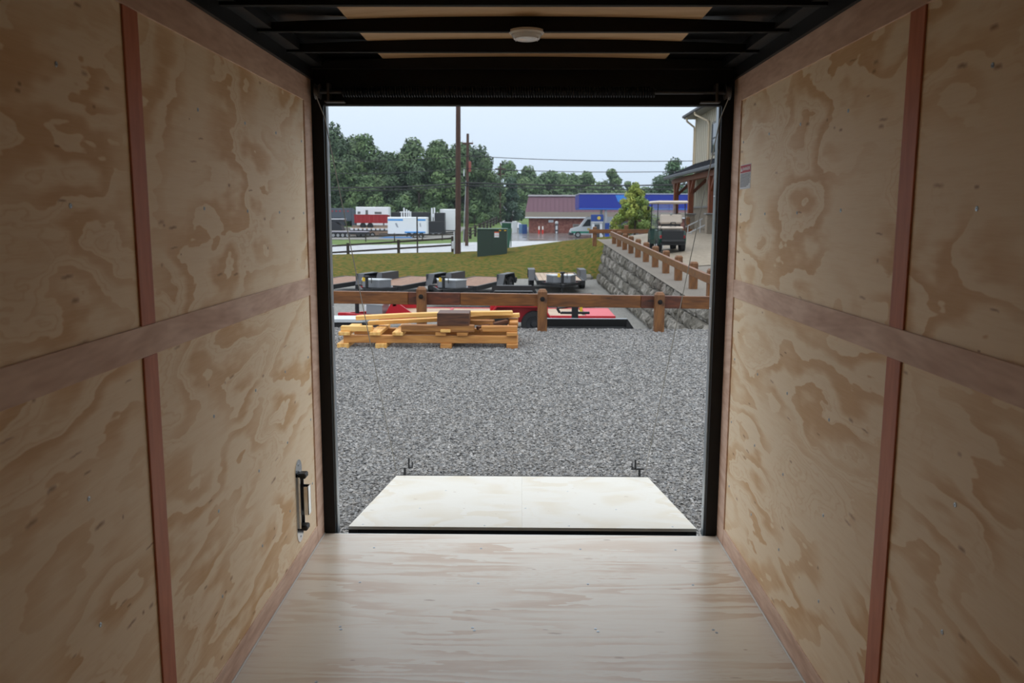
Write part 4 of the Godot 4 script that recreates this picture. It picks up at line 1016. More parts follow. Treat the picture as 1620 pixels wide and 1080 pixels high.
		if k == 2:
			put(fd, "machine_body", S().prism(PackedVector2Array([Vector2(-1.6, 0.0), Vector2(1.6, 0.0), Vector2(1.3, 0.7), Vector2(0.6, 1.1), Vector2(-0.7, 1.1), Vector2(-1.3, 0.7)]), Vector3(0, spec[3] - 1.45, 1.05), Vector3(1, 0, 0), Vector3(0, 1, 0), -1.8), blackf)
	one("ramp_plate", "blue and white ramp plate lying before the striped trailer", "plate", S().prism(PackedVector2Array([Vector2(-2.4, 0.0), Vector2(2.4, 0.0), Vector2(2.0, 0.22), Vector2(-1.2, 0.22)]), Vector3(0, 0, 0), Vector3(1, 0, 0), Vector3(0, 1, 0), 0.5), flat("ramp_blue", 92, 142, 200, 0.5), Vector3(-16.4, -1.38, -106.0))

func build_station() -> void:
	var brick := textured("brick_far", mottle(961, 256, [[104, 62, 54], [126, 76, 66], [142, 92, 80], [160, 122, 108]], 3.0, 44.0, 0.45, 1.1), Vector3(0.12, 0.12, 0.12), 0.85, true)
	var b := thing("filling_station", "brick filling station shop with a maroon metal mansard roof", "building", Vector3(0, -0.72, -105.9))
	put(b, "wall", S().span(Vector3(0.95, 0, -12), Vector3(24, 2.0, 0)), brick)
	put(b, "fascia", S().span(Vector3(0.45, 2.12, -12.4), Vector3(24.2, 2.78, 0.45)), flat("fascia_tan", 150, 140, 128, 0.7))
	put(b, "gutter", S().span(Vector3(0.4, 1.98, -12.5), Vector3(24.3, 2.13, 0.55), 0.02), flat("gutter_white", 214, 220, 226, 0.4))
	var roof := S()
	roof.quad(Vector3(0.45, 2.78, 0.45), Vector3(24.2, 2.78, 0.45), Vector3(24.2, 4.75, -0.6), Vector3(0.85, 4.75, -0.6))
	roof.quad(Vector3(0.45, 2.78, -12.4), Vector3(0.45, 2.78, 0.45), Vector3(0.85, 4.75, -0.6), Vector3(0.85, 4.75, -11.4))
	roof.quad(Vector3(0.85, 4.75, -0.6), Vector3(24.2, 4.75, -0.6), Vector3(24.2, 4.75, -11.4), Vector3(0.85, 4.75, -11.4))
	for i in 30:
		var x := 0.9 + i * 0.55
		roof.beam(Vector3(x, 2.8, 0.47), Vector3(x + 0.01, 4.75, -0.58), 0.05, 0.06)
	put(b, "mansard_roof", roof, flat("mansard", 104, 70, 84, 0.5))
	put(b, "parapet_cap", S().span(Vector3(0.75, 4.75, -0.75), Vector3(24.2, 4.95, -0.45), 0.02), flat("parapet", 176, 170, 176, 0.5))
	put(b, "wall_sign", S().span(Vector3(3.4, 1.45, 0.0), Vector3(4.05, 1.78, 0.06), 0.01), flat("gutter_white", 214, 220, 226, 0.4))
	var win := put(b, "window", S().span(Vector3(6.55, 0.45, 0.0), Vector3(7.35, 1.25, 0.05)), flat("window_frame_grey", 150, 146, 142, 0.5))
	put(win, "pane", S().span(Vector3(6.62, 0.52, 0.05), Vector3(7.28, 1.18, 0.06)), flat("pane_grey", 120, 116, 112, 0.15))
	var shop := put(b, "shopfront", S().span(Vector3(10.4, 0.1, 0.02), Vector3(15.0, 1.6, 0.1)), flat("shopfront", 92, 98, 100, 0.25))
	for p in [[10.7, 11.6], [11.8, 12.7], [13.2, 14.4]]: put(shop, "pane", S().span(Vector3(p[0], 0.25, 0.1), Vector3(p[1], 1.4, 0.12)), flat("shop_pane", 110, 118, 122, 0.12))
	var neon := flat("neon_pink", 240, 60, 220, 0.4)
	neon.emission_enabled = true; neon.emission = Color(0.95, 0.2, 0.9); neon.emission_energy_multiplier = 1.6
	var violet := flat("neon_violet", 150, 60, 240, 0.4)
	violet.emission_enabled = true; violet.emission = Color(0.6, 0.2, 0.95); violet.emission_energy_multiplier = 1.3
	put(b, "neon_sign", S().span(Vector3(10.55, 1.55, 0.6), Vector3(10.8, 1.75, 0.7), 0.04), violet)
	put(b, "neon_sign", S().span(Vector3(11.75, 1.4, 0.6), Vector3(12.15, 1.68, 0.7), 0.05), neon)
	for l in [[Vector3(10.68, 0.93, -105.0), Color(0.6, 0.2, 0.95)], [Vector3(11.95, 0.82, -105.0), Color(0.95, 0.2, 0.9)]]:
		var om := OmniLight3D.new()
		om.name = "neon_glow"
		om.light_color = l[1]; om.light_energy = 0.05; om.omni_range = 30.0; om.light_size = 0.15; om.shadow_enabled = true; om.omni_attenuation = 2.0
		add_child(om, true)
		om.position = l[0]
	# canopy
	var cn := thing("pump_canopy", "royal blue filling station canopy on pale columns", "canopy", Vector3(0, -0.85, -90.9))
	put(cn, "deck", S().span(Vector3(6.36, 3.25, -7.0), Vector3(20.5, 4.78, 0.0), 0.03), flat("canopy_blue", 28, 50, 150, 0.35))
	put(cn, "light_band", S().span(Vector3(6.34, 3.12, -7.02), Vector3(20.52, 3.26, 0.02), 0.02), flat("canopy_band", 50, 104, 190, 0.35))
	put(cn, "top_cap", S().span(Vector3(6.3, 4.78, -7.05), Vector3(20.55, 4.9, 0.05), 0.02), flat("canopy_cap", 150, 156, 176, 0.4))
	put(cn, "end_panel", S().span(Vector3(6.3, 3.3, -6.9), Vector3(6.37, 4.7, -0.1)), flat("canopy_end", 52, 66, 156, 0.35))
	put(cn, "swoosh", S().prism(PackedVector2Array([Vector2(10.3, 4.72), Vector2(12.4, 4.72), Vector2(12.0, 3.9), Vector2(11.1, 3.75), Vector2(10.6, 4.0)]), Vector3(0, 0, 0.0), Vector3(1, 0, 0), Vector3(0, 1, 0), 0.02), flat("canopy_light", 60, 130, 214, 0.35))
	for x in [8.9, 9.35]: put(cn, "column", S().span(Vector3(x - 0.13, -0.1, -1.4 - (x - 8.9) * -1.5), Vector3(x + 0.13, 3.15, -1.1 - (x - 8.9) * -1.5), 0.02), flat("column_pale", 176, 178, 182, 0.5))
	put(cn, "column", S().span(Vector3(17.0, -0.1, -1.4), Vector3(17.26, 3.15, -1.1), 0.02), flat("column_pale", 176, 178, 182, 0.5))
	var pu := thing("fuel_pump", "blue fuel pump topper on white legs under the canopy", "pump", Vector3(8.25, -0.87, -90.2))
	put(pu, "topper", S().span(Vector3(-0.65, 1.85, -0.3), Vector3(0.7, 2.6, 0.3), 0.03), flat("topper_blue", 26, 60, 130, 0.4))
	put(pu, "shell_sign", S().lathe(Vector3(0.2, 2.22, 0.3), Vector3.BACK, [[0.2, 0.0], [0.18, 0.02], [0.0, 0.02]], 12), flat("sign_yellow", 196, 172, 70, 0.4))
	put(pu, "shelf", S().span(Vector3(-0.6, 1.68, -0.3), Vector3(0.65, 1.85, 0.3), 0.02), flat("column_pale", 176, 178, 182, 0.5))
	for x in [-0.4, 0.45]: put(pu, "leg", S().span(Vector3(x - 0.13, 0, -0.2), Vector3(x + 0.13, 1.7, 0.2), 0.02), flat("pump_white", 210, 214, 218, 0.4))
	put(pu, "dispenser", S().span(Vector3(-0.25, 0.1, -0.25), Vector3(0.3, 1.5, 0.15), 0.02), flat("dispenser", 60, 64, 70, 0.4))
	var ps := thing("fuel_pump", "blue pump sign panel beside the white legs", "pump", Vector3(9.35, -0.87, -90.0))
	put(ps, "panel", S().span(Vector3(-0.22, 0.4, -0.15), Vector3(0.28, 1.7, 0.15), 0.02), flat("topper_blue", 26, 60, 130, 0.4))
	put(ps, "foot", S().span(Vector3(-0.2, 0.0, -0.15), Vector3(0.26, 0.4, 0.15), 0.02), flat("panel_blue", 36, 72, 168, 0.4))
	one("bucket", "white bucket on the pump island", "bucket", S().lathe(Vector3.ZERO, Vector3.UP, [[0.0, 0.0], [0.13, 0.0], [0.17, 0.4], [0.0, 0.4]], 12), flat("pump_white", 210, 214, 218, 0.4), Vector3(8.75, -0.87, -89.6))
	# white delivery van, mostly behind the pump
	var van := thing("van", "white van with a green sill stripe parked by the fuel pumps", "van", Vector3(6.75, -0.85, -92.9))
	var vw := flat("van_white", 186, 192, 196, 0.3)
	put(van, "body", S().prism(PackedVector2Array([Vector2(-1.3, 0.35), Vector2(3.4, 0.35), Vector2(3.4, 2.35), Vector2(0.75, 2.35), Vector2(0.45, 2.2), Vector2(-0.25, 1.25), Vector2(-1.2, 1.0), Vector2(-1.35, 0.7)]), Vector3(0, 0, 0.9), Vector3(1, 0, 0), Vector3(0, 1, 0), -1.8), vw)
	put(van, "side_window", S().prism(PackedVector2Array([Vector2(0.0, 1.25), Vector2(0.95, 1.3), Vector2(0.95, 2.05), Vector2(0.6, 2.05)]), Vector3(0, 0, 0.9), Vector3(1, 0, 0), Vector3(0, 1, 0), 0.02), flat("van_glass", 40, 46, 54, 0.12))
	put(van, "stripe", S().span(Vector3(-1.2, 0.5, 0.9), Vector3(3.3, 0.72, 0.915)), flat("van_green", 44, 130, 108, 0.4))
	put(van, "bumper", S().span(Vector3(-1.42, 0.28, -0.85), Vector3(-0.9, 0.6, 0.92), 0.05), flat("van_bumper", 44, 48, 52, 0.6))
	put(van, "emblem", S().box(Vector3(0.75, 0.95, 0.91), Vector3(0.3, 0.22, 0.02)), flat("sign_yellow", 196, 172, 70, 0.4))
	for x in [-0.45, 2.5]: wheel_on(van, Vector3(x, 0.34, 0.85), 0.34, 0.22, 1.0, flat("rim_grey", 168, 170, 172, 0.4, 0.6))
	for o in van.get_children():
		if str(o.name).begins_with("wheel"): o.rotation.y = -PI / 2
	# small things along the brick wall
	for k in 2:
		var bo := thing("bollard", ["red and white marker bollard nearer the corner of the brick wall", "red and white marker bollard second from the corner"][k], "bollard", Vector3([2.15, 2.62][k], -0.66, -103.6), 0.0, "red and white bollards")
		put(bo, "post", S().lathe(Vector3.ZERO, Vector3.UP, [[0.13, 0.0], [0.11, 0.5], [0.0, 0.5]], 10), flat("bollard_red", 206, 54, 42, 0.5))
		put(bo, "top", S().lathe(Vector3(0, 0.5, 0), Vector3.UP, [[0.11, 0.0], [0.09, 0.42], [0.0, 0.45]], 10), flat("bollard_white", 226, 222, 216, 0.5))
	var am := thing("air_machine", "dark upright air machine with a round white head by the brick wall", "machine", Vector3(4.35, -0.7, -103.4))
	put(am, "body", S().span(Vector3(-0.2, 0, -0.2), Vector3(0.2, 1.25, 0.2), 0.03), flat("air_dark", 66, 66, 70, 0.5))
	put(am, "head", S().lathe(Vector3(0, 1.25, 0), Vector3.UP, [[0.17, 0.0], [0.22, 0.15], [0.18, 0.32], [0.0, 0.36]], 12), flat("air_head", 196, 198, 200, 0.4))
	put(am, "label", S().span(Vector3(-0.12, 0.55, 0.2), Vector3(0.12, 1.05, 0.215)).span(Vector3(-0.1, 0.1, 0.2), Vector3(0.1, 0.35, 0.215)), flat("pump_white", 210, 214, 218, 0.4))
	for k in 2:
		one("barrel", ["blue barrel standing at the corner of the filling station", "pale blue drum beside the blue barrel"][k], "barrel", S().lathe(Vector3.ZERO, Vector3.UP, [[0.0, 0.0], [0.3, 0.0], [0.32, 0.4], [0.32, 0.8], [0.3, 1.2], [0.0, 1.22]], 14), flat(["barrel_blue", "drum_pale"][k], [22, 92][k], [62, 124][k], [118, 160][k], 0.45), Vector3([0.35, -0.1][k], -0.7, [-103.5, -106.0][k]))
	one("ice_freezer", "white freezer box at the far corner of the filling station", "freezer", S().span(Vector3(-0.35, 0, -0.4), Vector3(0.35, 1.6, 0.4), 0.04), flat("pump_white", 210, 214, 218, 0.4), Vector3(-0.95, -0.75, -108.0))
	for k in 2: one("drain_lid", ["blue-green drain lid on the wet forecourt", "rusty patch plate on the wet forecourt"][k], "lid", S().lathe(Vector3.ZERO, Vector3.UP, [[0.0, 0.0], [[0.3, 0.9][k], 0.0], [[0.3, 0.9][k], 0.02], [0.0, 0.025]], 14), flat(["drain", "rust"][k], [70, 110][k], [96, 84][k], [110, 70][k], 0.6), Vector3([0.3, 1.6][k], far_y([0.3, 1.6][k], [-93.0, -88.0][k]) + 0.01, [-93.0, -88.0][k]))

func build_house() -> void:
	var h := thing("house", "distant white house with a grey roof at the end of the lane", "house", Vector3(-4.4, 0.4, -185.9))
	put(h, "wall", S().span(Vector3(-1.9, -0.3, -4), Vector3(2.6, 2.2, 0)), flat("house_white", 214, 216, 216, 0.7))
	put(h, "roof", S().prism(PackedVector2Array([Vector2(-0.4, 2.0), Vector2(0.5, 2.0), Vector2(-2.0, 4.2), Vector2(-4.5, 2.0)]), Vector3(-2.3, 0, 0), Vector3(0, 0, 1), Vector3(0, 1, 0), -5.4), flat("house_roof", 104, 108, 114, 0.8))
	put(h, "door", S().span(Vector3(-0.3, -0.2, 0.0), Vector3(0.5, 1.7, 0.05)), flat("house_door", 60, 60, 64, 0.6))
	put(h, "garage_bay", S().span(Vector3(1.1, -0.2, 0.0), Vector3(2.2, 1.5, 0.05)), flat("house_bay", 92, 92, 94, 0.6))
# ---------------------------------------------------------------- trees
func leaf_mat(called: String) -> StandardMaterial3D:
	if mats.has(called): return mats[called]
	var m := StandardMaterial3D.new()
	m.resource_name = called
	m.vertex_color_use_as_albedo = true
	m.roughness = 0.7
	m.backlight_enabled = true
	m.backlight = Color(0.22, 0.26, 0.12)
	mats[called] = m
	return m

# A crown of leaf sprays on lumpy boughs. lobes: [centre, radius]; tones are linear leaf colours.
func crown(sd: int, lobes: Array, leaves: int, size: float, tones: Array) -> Shape:
	var r := RandomNumberGenerator.new()
	r.seed = sd
	var s := S()
	s.tinted = true
	var total := 0.0
	for l in lobes: total += l[1] * l[1]
	for l in lobes:
		var n := int(leaves * l[1] * l[1] / total)
		var base: Color = tones[r.randi() % tones.size()]
		for i in n:
			var d := Vector3(r.randfn(), r.randfn() * 0.9 + 0.15, r.randfn()).normalized()
			var p: Vector3 = l[0] + d * l[1] * (0.72 + 0.34 * r.randf()) * Vector3(1, 0.85, 1)
			var nn := (d + Vector3(r.randf_range(-0.8, 0.8), r.randf_range(-0.4, 0.9), r.randf_range(-0.8, 0.8))).normalized()
			var a := nn.cross(Vector3(r.randf_range(-1, 1), r.randf_range(-1, 1), r.randf_range(-1, 1))).normalized()
			var b := nn.cross(a)
			var z := size * r.randf_range(0.6, 1.3)
			s.tint = (base * r.randf_range(0.75, 1.3)); s.tint.a = 1.0
			s.tri(p - a * z, p + b * z * 0.45, p + a * z)
			s.tri(p - a * z, p + a * z, p - b * z * 0.45)
	return s

func lobes(sd: int, w: float, h: float, low: float, n: int, rr: float, taper := 0.5) -> Array:
	var r := RandomNumberGenerator.new()
	r.seed = sd
	var out := []
	for i in n:
		var t := (i + 0.5) / n
		var y := lerpf(low, h - rr * 0.8, t)
		var reach := w * 0.5 * (sin(clampf(t * 0.86 + 0.12, 0, 1) * PI) * (1.0 - taper) + (1.0 - t) * taper)
		var a := r.randf() * TAU
		var q := reach * sqrt(r.randf_range(0.15, 1.0))
		out.append([Vector3(cos(a) * q, y, sin(a) * q), rr * r.randf_range(0.7, 1.25) * (1.0 - 0.35 * t)])
	out.append([Vector3(0, h - rr * 0.7, 0), rr * 0.7])
	return out

func tree(called: String, label: String, at: Vector3, sd: int, w: float, h: float, low: float, n: int, rr: float, leaves: int, size: float, tones: Array, taper := 0.5, group := "", mat_name := "leaves") -> Node3D:
	var t := thing(called, label, "tree", at, 0.0, group)
	put(t, "crown", crown(sd, lobes(sd + 5, w, h, low, n, rr, taper), leaves, size, tones), leaf_mat(mat_name))
	var s := S()
	s.cyl(Vector3(0, -0.6, 0), Vector3(0.1, h * 0.55, 0), 0.028 * h * 0.8, 0.012 * h, 8)
	for i in 5:
		var a := i * 1.3 + sd
		s.cyl(Vector3(0.05, h * (0.3 + 0.07 * i), 0), Vector3(cos(a) * w * 0.28, h * (0.5 + 0.07 * i), sin(a) * w * 0.28), 0.009 * h, 0.003 * h, 5, false)
	put(t, "trunk", s, flat("bark", 74, 62, 52, 0.9))
	return t

func build_trees() -> void:
	var deep := [Color(0.058, 0.105, 0.045), Color(0.072, 0.125, 0.05), Color(0.05, 0.09, 0.042), Color(0.09, 0.145, 0.055)]
	var mid := [Color(0.085, 0.15, 0.055), Color(0.11, 0.18, 0.062), Color(0.07, 0.125, 0.05)]
	var wood := "woods behind the trailer yard"
	var wl := "dark leafy tree in the dense woods behind the trailer yard"
	var proto := []
	proto.append(tree("woodland_tree", wl, Vector3(-31.5, 0.4, -138), 1, 10.0, 16.5, 1.5, 26, 2.3, 6500, 0.34, deep, 0.35, wood))
	proto.append(tree("woodland_tree", wl, Vector3(-26.5, 0.4, -142), 2, 8.5, 15.0, 1.5, 22, 2.0, 6000, 0.34, mid, 0.3, wood))
	proto.append(tree("woodland_tree", wl, Vector3(-18.3, 0.4, -140), 3, 10.5, 14.2, 1.2, 26, 2.2, 6500, 0.34, deep, 0.35, wood))
	proto.append(tree("woodland_tree", wl, Vector3(-10.6, 0.4, -141), 4, 9.5, 13.6, 1.0, 24, 2.2, 6500, 0.34, mid, 0.4, wood))
	for k in [[2, -36.5, -136, 1.08, 1.1], [3, -34.0, -148, 1.1, 1.2], [1, -23.6, -146, 0.95, 0.82], [0, -22.5, -139, 0.8, 0.72], [2, -14.5, -146, 1.0, 1.02], [1, -14.3, -138, 0.8, 0.85], [3, -28.8, -136.5, 0.9, 0.78], [0, -7.6, -147, 0.85, 0.83], [2, -6.3, -141, 0.62, 0.78], [1, -41.0, -142, 1.1, 1.1], [0, -46.0, -140, 1.1, 1.05], [3, -20.0, -150, 1.1, 1.0], [2, -30.0, -152, 1.1, 1.12], [1, -10.5, -152, 1.1, 0.95], [0, -16.8, -136, 0.7, 0.55], [1, -15.2, -150, 1.2, 0.98], [3, -22.6, -152, 1.2, 0.95], [2, -52.0, -144, 1.1, 1.1], [3, -58.0, -138, 1.2, 1.1], [0, -64.5, -142, 1.1, 1.0], [1, -71.0, -138, 1.2, 1.1], [2, -78.0, -143, 1.2, 1.05], [3, -25.2, -135.5, 0.75, 0.58]]:
		copy(proto[k[0]], "woodland_tree", wl, Vector3(k[1], 0.3, k[2]), k[1] * 1.7, wood, Vector3(k[3], k[4], k[3]))
	var bush := tree("woodland_bush", "rounded green bush at the foot of the woods beside the utility poles", Vector3(-7.6, 0.1, -132.0), 9, 4.2, 3.3, 0.6, 12, 0.9, 2600, 0.2, mid, 0.3, "bushes at the edge of the woods")
	for k in [[-18.6, -131.5, 1.5, 1.5, "light green bush behind the striped white trailer"], [-22.8, -133.0, 1.2, 1.2, "low bush behind the red dump trailer"], [-27.5, -133.0, 1.4, 1.3, "bush at the doorway edge of the woods"], [-12.8, -133.5, 1.2, 1.1, "bush behind the tall white trailer"], [-5.0, -160.0, 1.2, 1.2, "bush beside the distant house"]]:
		copy(bush, "woodland_bush", k[4], Vector3(k[0], 0.0, k[1]), k[0], "bushes at the edge of the woods", Vector3(k[2], k[3], k[2]))
	var fg := "hazy trees on the horizon"
	var fl := "hazy distant tree in the row beyond the filling station"
	var fp := []
	fp.append(tree("distant_tree", fl, Vector3(-3.8, 1.2, -222), 21, 13.0, 15.0, 1.5, 22, 2.9, 5000, 0.5, mid, 0.35, fg, "leaves_far"))
	fp.append(tree("distant_tree", fl, Vector3(8.0, 1.2, -226), 22, 11.0, 12.6, 1.5, 18, 2.4, 4500, 0.5, mid, 0.3, fg, "leaves_far"))
	fp.append(tree("distant_tree", fl, Vector3(24.4, 1.2, -232), 23, 9.0, 13.4, 1.5, 18, 2.1, 4500, 0.46, mid, 0.2, fg, "leaves_far"))
	for k in [[0, 1.6, -228, 0.9, 0.95], [1, 13.0, -224, 1.0, 0.95], [1, 17.6, -230, 0.95, 1.02], [2, 29.6, -238, 0.7, 0.78], [0, -9.0, -232, 0.9, 0.8], [1, 3.8, -216, 0.9, 0.85], [2, 11.0, -236, 1.0, 0.95], [0, 35.0, -240, 0.9, 0.6], [1, 20.8, -222, 0.9, 0.72], [1, 42.0, -236, 1.1, 0.8], [0, 50.0, -232, 1.0, 0.8], [2, -14.0, -236, 1.0, 0.8], [1, -1.0, -205, 0.7, 0.6], [0, 7.0, -246, 1.1, 0.9], [1, 27.0, -226, 1.0, 0.55], [0, 16.0, -250, 1.2, 0.85], [1, -6.0, -214, 0.8, 0.7], [1, 60.0, -228, 1.2, 0.8], [0, 70.0, -232, 1.1, 0.75], [2, -22.0, -228, 1.2, 0.85], [0, -34.0, -232, 1.2, 0.85]]:
		copy(fp[k[0]], "distant_tree", fl, Vector3(k[1], 1.0, k[2]), k[1] * 2.1, fg, Vector3(k[3], k[4], k[3]))
	tree("spruce_tree", "dark conical tree beside the lane before the brick station", Vector3(-1.9, 0.1, -150.0), 31, 5.0, 8.4, 0.6, 18, 1.1, 4200, 0.26, [Color(0.045, 0.09, 0.06), Color(0.06, 0.11, 0.07)], 0.9)
	tree("broadleaf_tree", "green feathery tree behind the porch roof", Vector3(22.6, -0.3, -124.0), 41, 11.5, 10.6, 1.0, 44, 1.4, 10000, 0.22, [Color(0.06, 0.13, 0.055), Color(0.08, 0.16, 0.065), Color(0.05, 0.1, 0.05)], 0.35)
	tree("broadleaf_tree", "tall green tree past the porch posts", Vector3(30.5, -0.3, -132.0), 43, 8.5, 10.5, 1.2, 24, 1.7, 6500, 0.26, [Color(0.055, 0.12, 0.05), Color(0.075, 0.15, 0.06)], 0.35)
	tree("young_tree", "small bright yellow-green tree beside the golf cart", Vector3(8.15, 0.0, -57.9), 51, 4.4, 4.05, 0.45, 80, 0.42, 13000, 0.095, [Color(0.25, 0.31, 0.05), Color(0.19, 0.27, 0.05), Color(0.32, 0.36, 0.065), Color(0.14, 0.21, 0.045)], 0.85, "", "leaves_young")

# ---------------------------------------------------------------- golf cart and porch building
func build_cart() -> void:
	var gy := upper_y(5.76, -29.9) + 0.05
	var c := thing("golf_cart", "green golf cart with cream seats and roof, seen from behind", "golf cart", Vector3(5.76, gy, -29.9), 0.06)
	c.scale = Vector3(0.88, 1.04, 0.95)
	var green := flat("cart_green", 16, 58, 50, 0.3)
	var dark := flat("cart_black", 20, 21, 23, 0.55)
	var cream := flat("cart_cream", 196, 184, 170, 0.5)
	# tail towards +z
	put(c, "body", S().prism(PackedVector2Array([Vector2(-1.15, 0.28), Vector2(1.05, 0.28), Vector2(1.1, 0.5), Vector2(0.95, 0.78), Vector2(0.2, 0.82), Vector2(0.1, 0.45), Vector2(-0.6, 0.42), Vector2(-0.75, 0.85), Vector2(-1.1, 0.72)]), Vector3(-0.6, 0, 0), Vector3(0, 0, 1), Vector3(0, 1, 0), -1.2), green)
	put(c, "bag_well", S().span(Vector3(-0.46, 0.3, 0.98), Vector3(0.48, 0.82, 1.16), 0.03).span(Vector3(-0.5, 0.36, 1.1), Vector3(0.52, 0.46, 1.24), 0.02), dark)
	put(c, "bumper", S().span(Vector3(-0.55, 0.26, 1.05), Vector3(0.56, 0.36, 1.16), 0.02), dark)
	for s in [-1.0, 1.0]:
		put(c, "tail_light", S().box(Vector3(s * 0.52, 0.56, 1.07), Vector3(0.08, 0.14, 0.05), 0.015), flat("tail_lamp_red", 150, 20, 24, 0.3))
		wheel_on(c, Vector3(s * 0.52, 0.24, 0.7), 0.24, 0.22, s, flat("rim_grey", 168, 170, 172, 0.4, 0.6))
		wheel_on(c, Vector3(s * 0.52, 0.24, -0.8), 0.24, 0.2, s, flat("rim_grey", 168, 170, 172, 0.4, 0.6))
	put(c, "seat", S().span(Vector3(-0.5, 0.82, 0.15), Vector3(0.5, 0.96, 0.62), 0.06), cream)
	var back := S()
	for s in [-1.0, 1.0]: back.span(Vector3(s * 0.005, 1.04, 0.625), Vector3(s * 0.5, 1.4, 0.755), 0.07)
	back.span(Vector3(-0.25, 1.06, 0.63), Vector3(0.25, 1.34, 0.75), 0.05)
	put(c, "backrest", back, cream)
	put(c, "rear_seat", S().span(Vector3(-0.46, 0.84, 0.72), Vector3(0.48, 0.95, 1.08), 0.045), cream)
	put(c, "backrest_frame", S().path([Vector3(-0.4, 0.8, 0.66), Vector3(-0.4, 1.1, 0.68)], 0.02, 6).path([Vector3(0.4, 0.8, 0.66), Vector3(0.4, 1.1, 0.68)], 0.02, 6).span(Vector3(-0.42, 0.97, 0.63), Vector3(0.44, 1.06, 0.68), 0.01), dark)
	put(c, "roof", S().span(Vector3(-0.68, 1.79, -0.85), Vector3(0.68, 1.9, 1.0), 0.05), cream)
	for s in [-1.0, 1.0]:
		put(c, "roof_post", S().path([Vector3(s * 0.6, 0.75, 0.85), Vector3(s * 0.62, 1.3, 0.78), Vector3(s * 0.6, 1.8, 0.75)], 0.022, 6), dark)
		put(c, "roof_post", S().path([Vector3(s * 0.55, 0.7, -0.75), Vector3(s * 0.58, 1.8, -0.55)], 0.022, 6), dark)
	var glass := StandardMaterial3D.new()
	glass.resource_name = "cart_windscreen"
	glass.albedo_color = Color(0.85, 0.9, 0.92, 0.12)
	glass.transparency = BaseMaterial3D.TRANSPARENCY_ALPHA
	glass.roughness = 0.05
	put(c, "windscreen", S().beam(Vector3(0, 0.85, -0.74), Vector3(0, 1.78, -0.58), 1.1, 0.006, 0.0, Vector3.RIGHT) if false else S().prism(PackedVector2Array([Vector2(-0.55, 0.85), Vector2(0.55, 0.85), Vector2(0.55, 1.78), Vector2(-0.55, 1.78)]), Vector3(0, 0, -0.66), Vector3.RIGHT, Vector3.UP, 0.006), glass)
	put(c, "windscreen_bar", S().span(Vector3(-0.55, 1.29, -0.66), Vector3(0.55, 1.32, -0.64)), flat("bar_grey", 186, 190, 192, 0.4))
	put(c, "steering_wheel", S().lathe(Vector3(-0.26, 1.1, -0.25), Vector3(0, 0.7, 0.6), [[0.15, -0.012], [0.18, 0.0], [0.15, 0.012]], 16).path([Vector3(-0.26, 1.1, -0.25), Vector3(-0.26, 0.8, -0.6)], 0.02, 6), dark)
	put(c, "grab_handle", S().path([Vector3(-0.1, 0.95, 1.1), Vector3(-0.1, 1.1, 1.1), Vector3(0.1, 1.1, 1.1), Vector3(0.1, 0.95, 1.1)], 0.018, 6), dark)
	put(c, "mirror", S().span(Vector3(-0.82, 1.55, -0.5), Vector3(-0.7, 1.7, -0.44), 0.02), dark)
	put(c, "side_rail", S().path([Vector3(0.56, 0.5, 1.12), Vector3(0.62, 1.0, 1.1), Vector3(0.62, 1.05, 0.8)], 0.015, 6), dark)
	var ch := thing("folded_chairs", "white slatted panels leaning low behind the golf cart", "chair", Vector3(5.72, gy + 0.02, -31.6))
	for i in 4: put(ch, "slat", S().span(Vector3(-0.24 + 0.01 * i, 0.02 + 0.09 * i, -0.05), Vector3(0.22 - 0.01 * i, 0.085 + 0.09 * i, 0.05), 0.008), flat("chair_white", 222, 226, 230, 0.5))

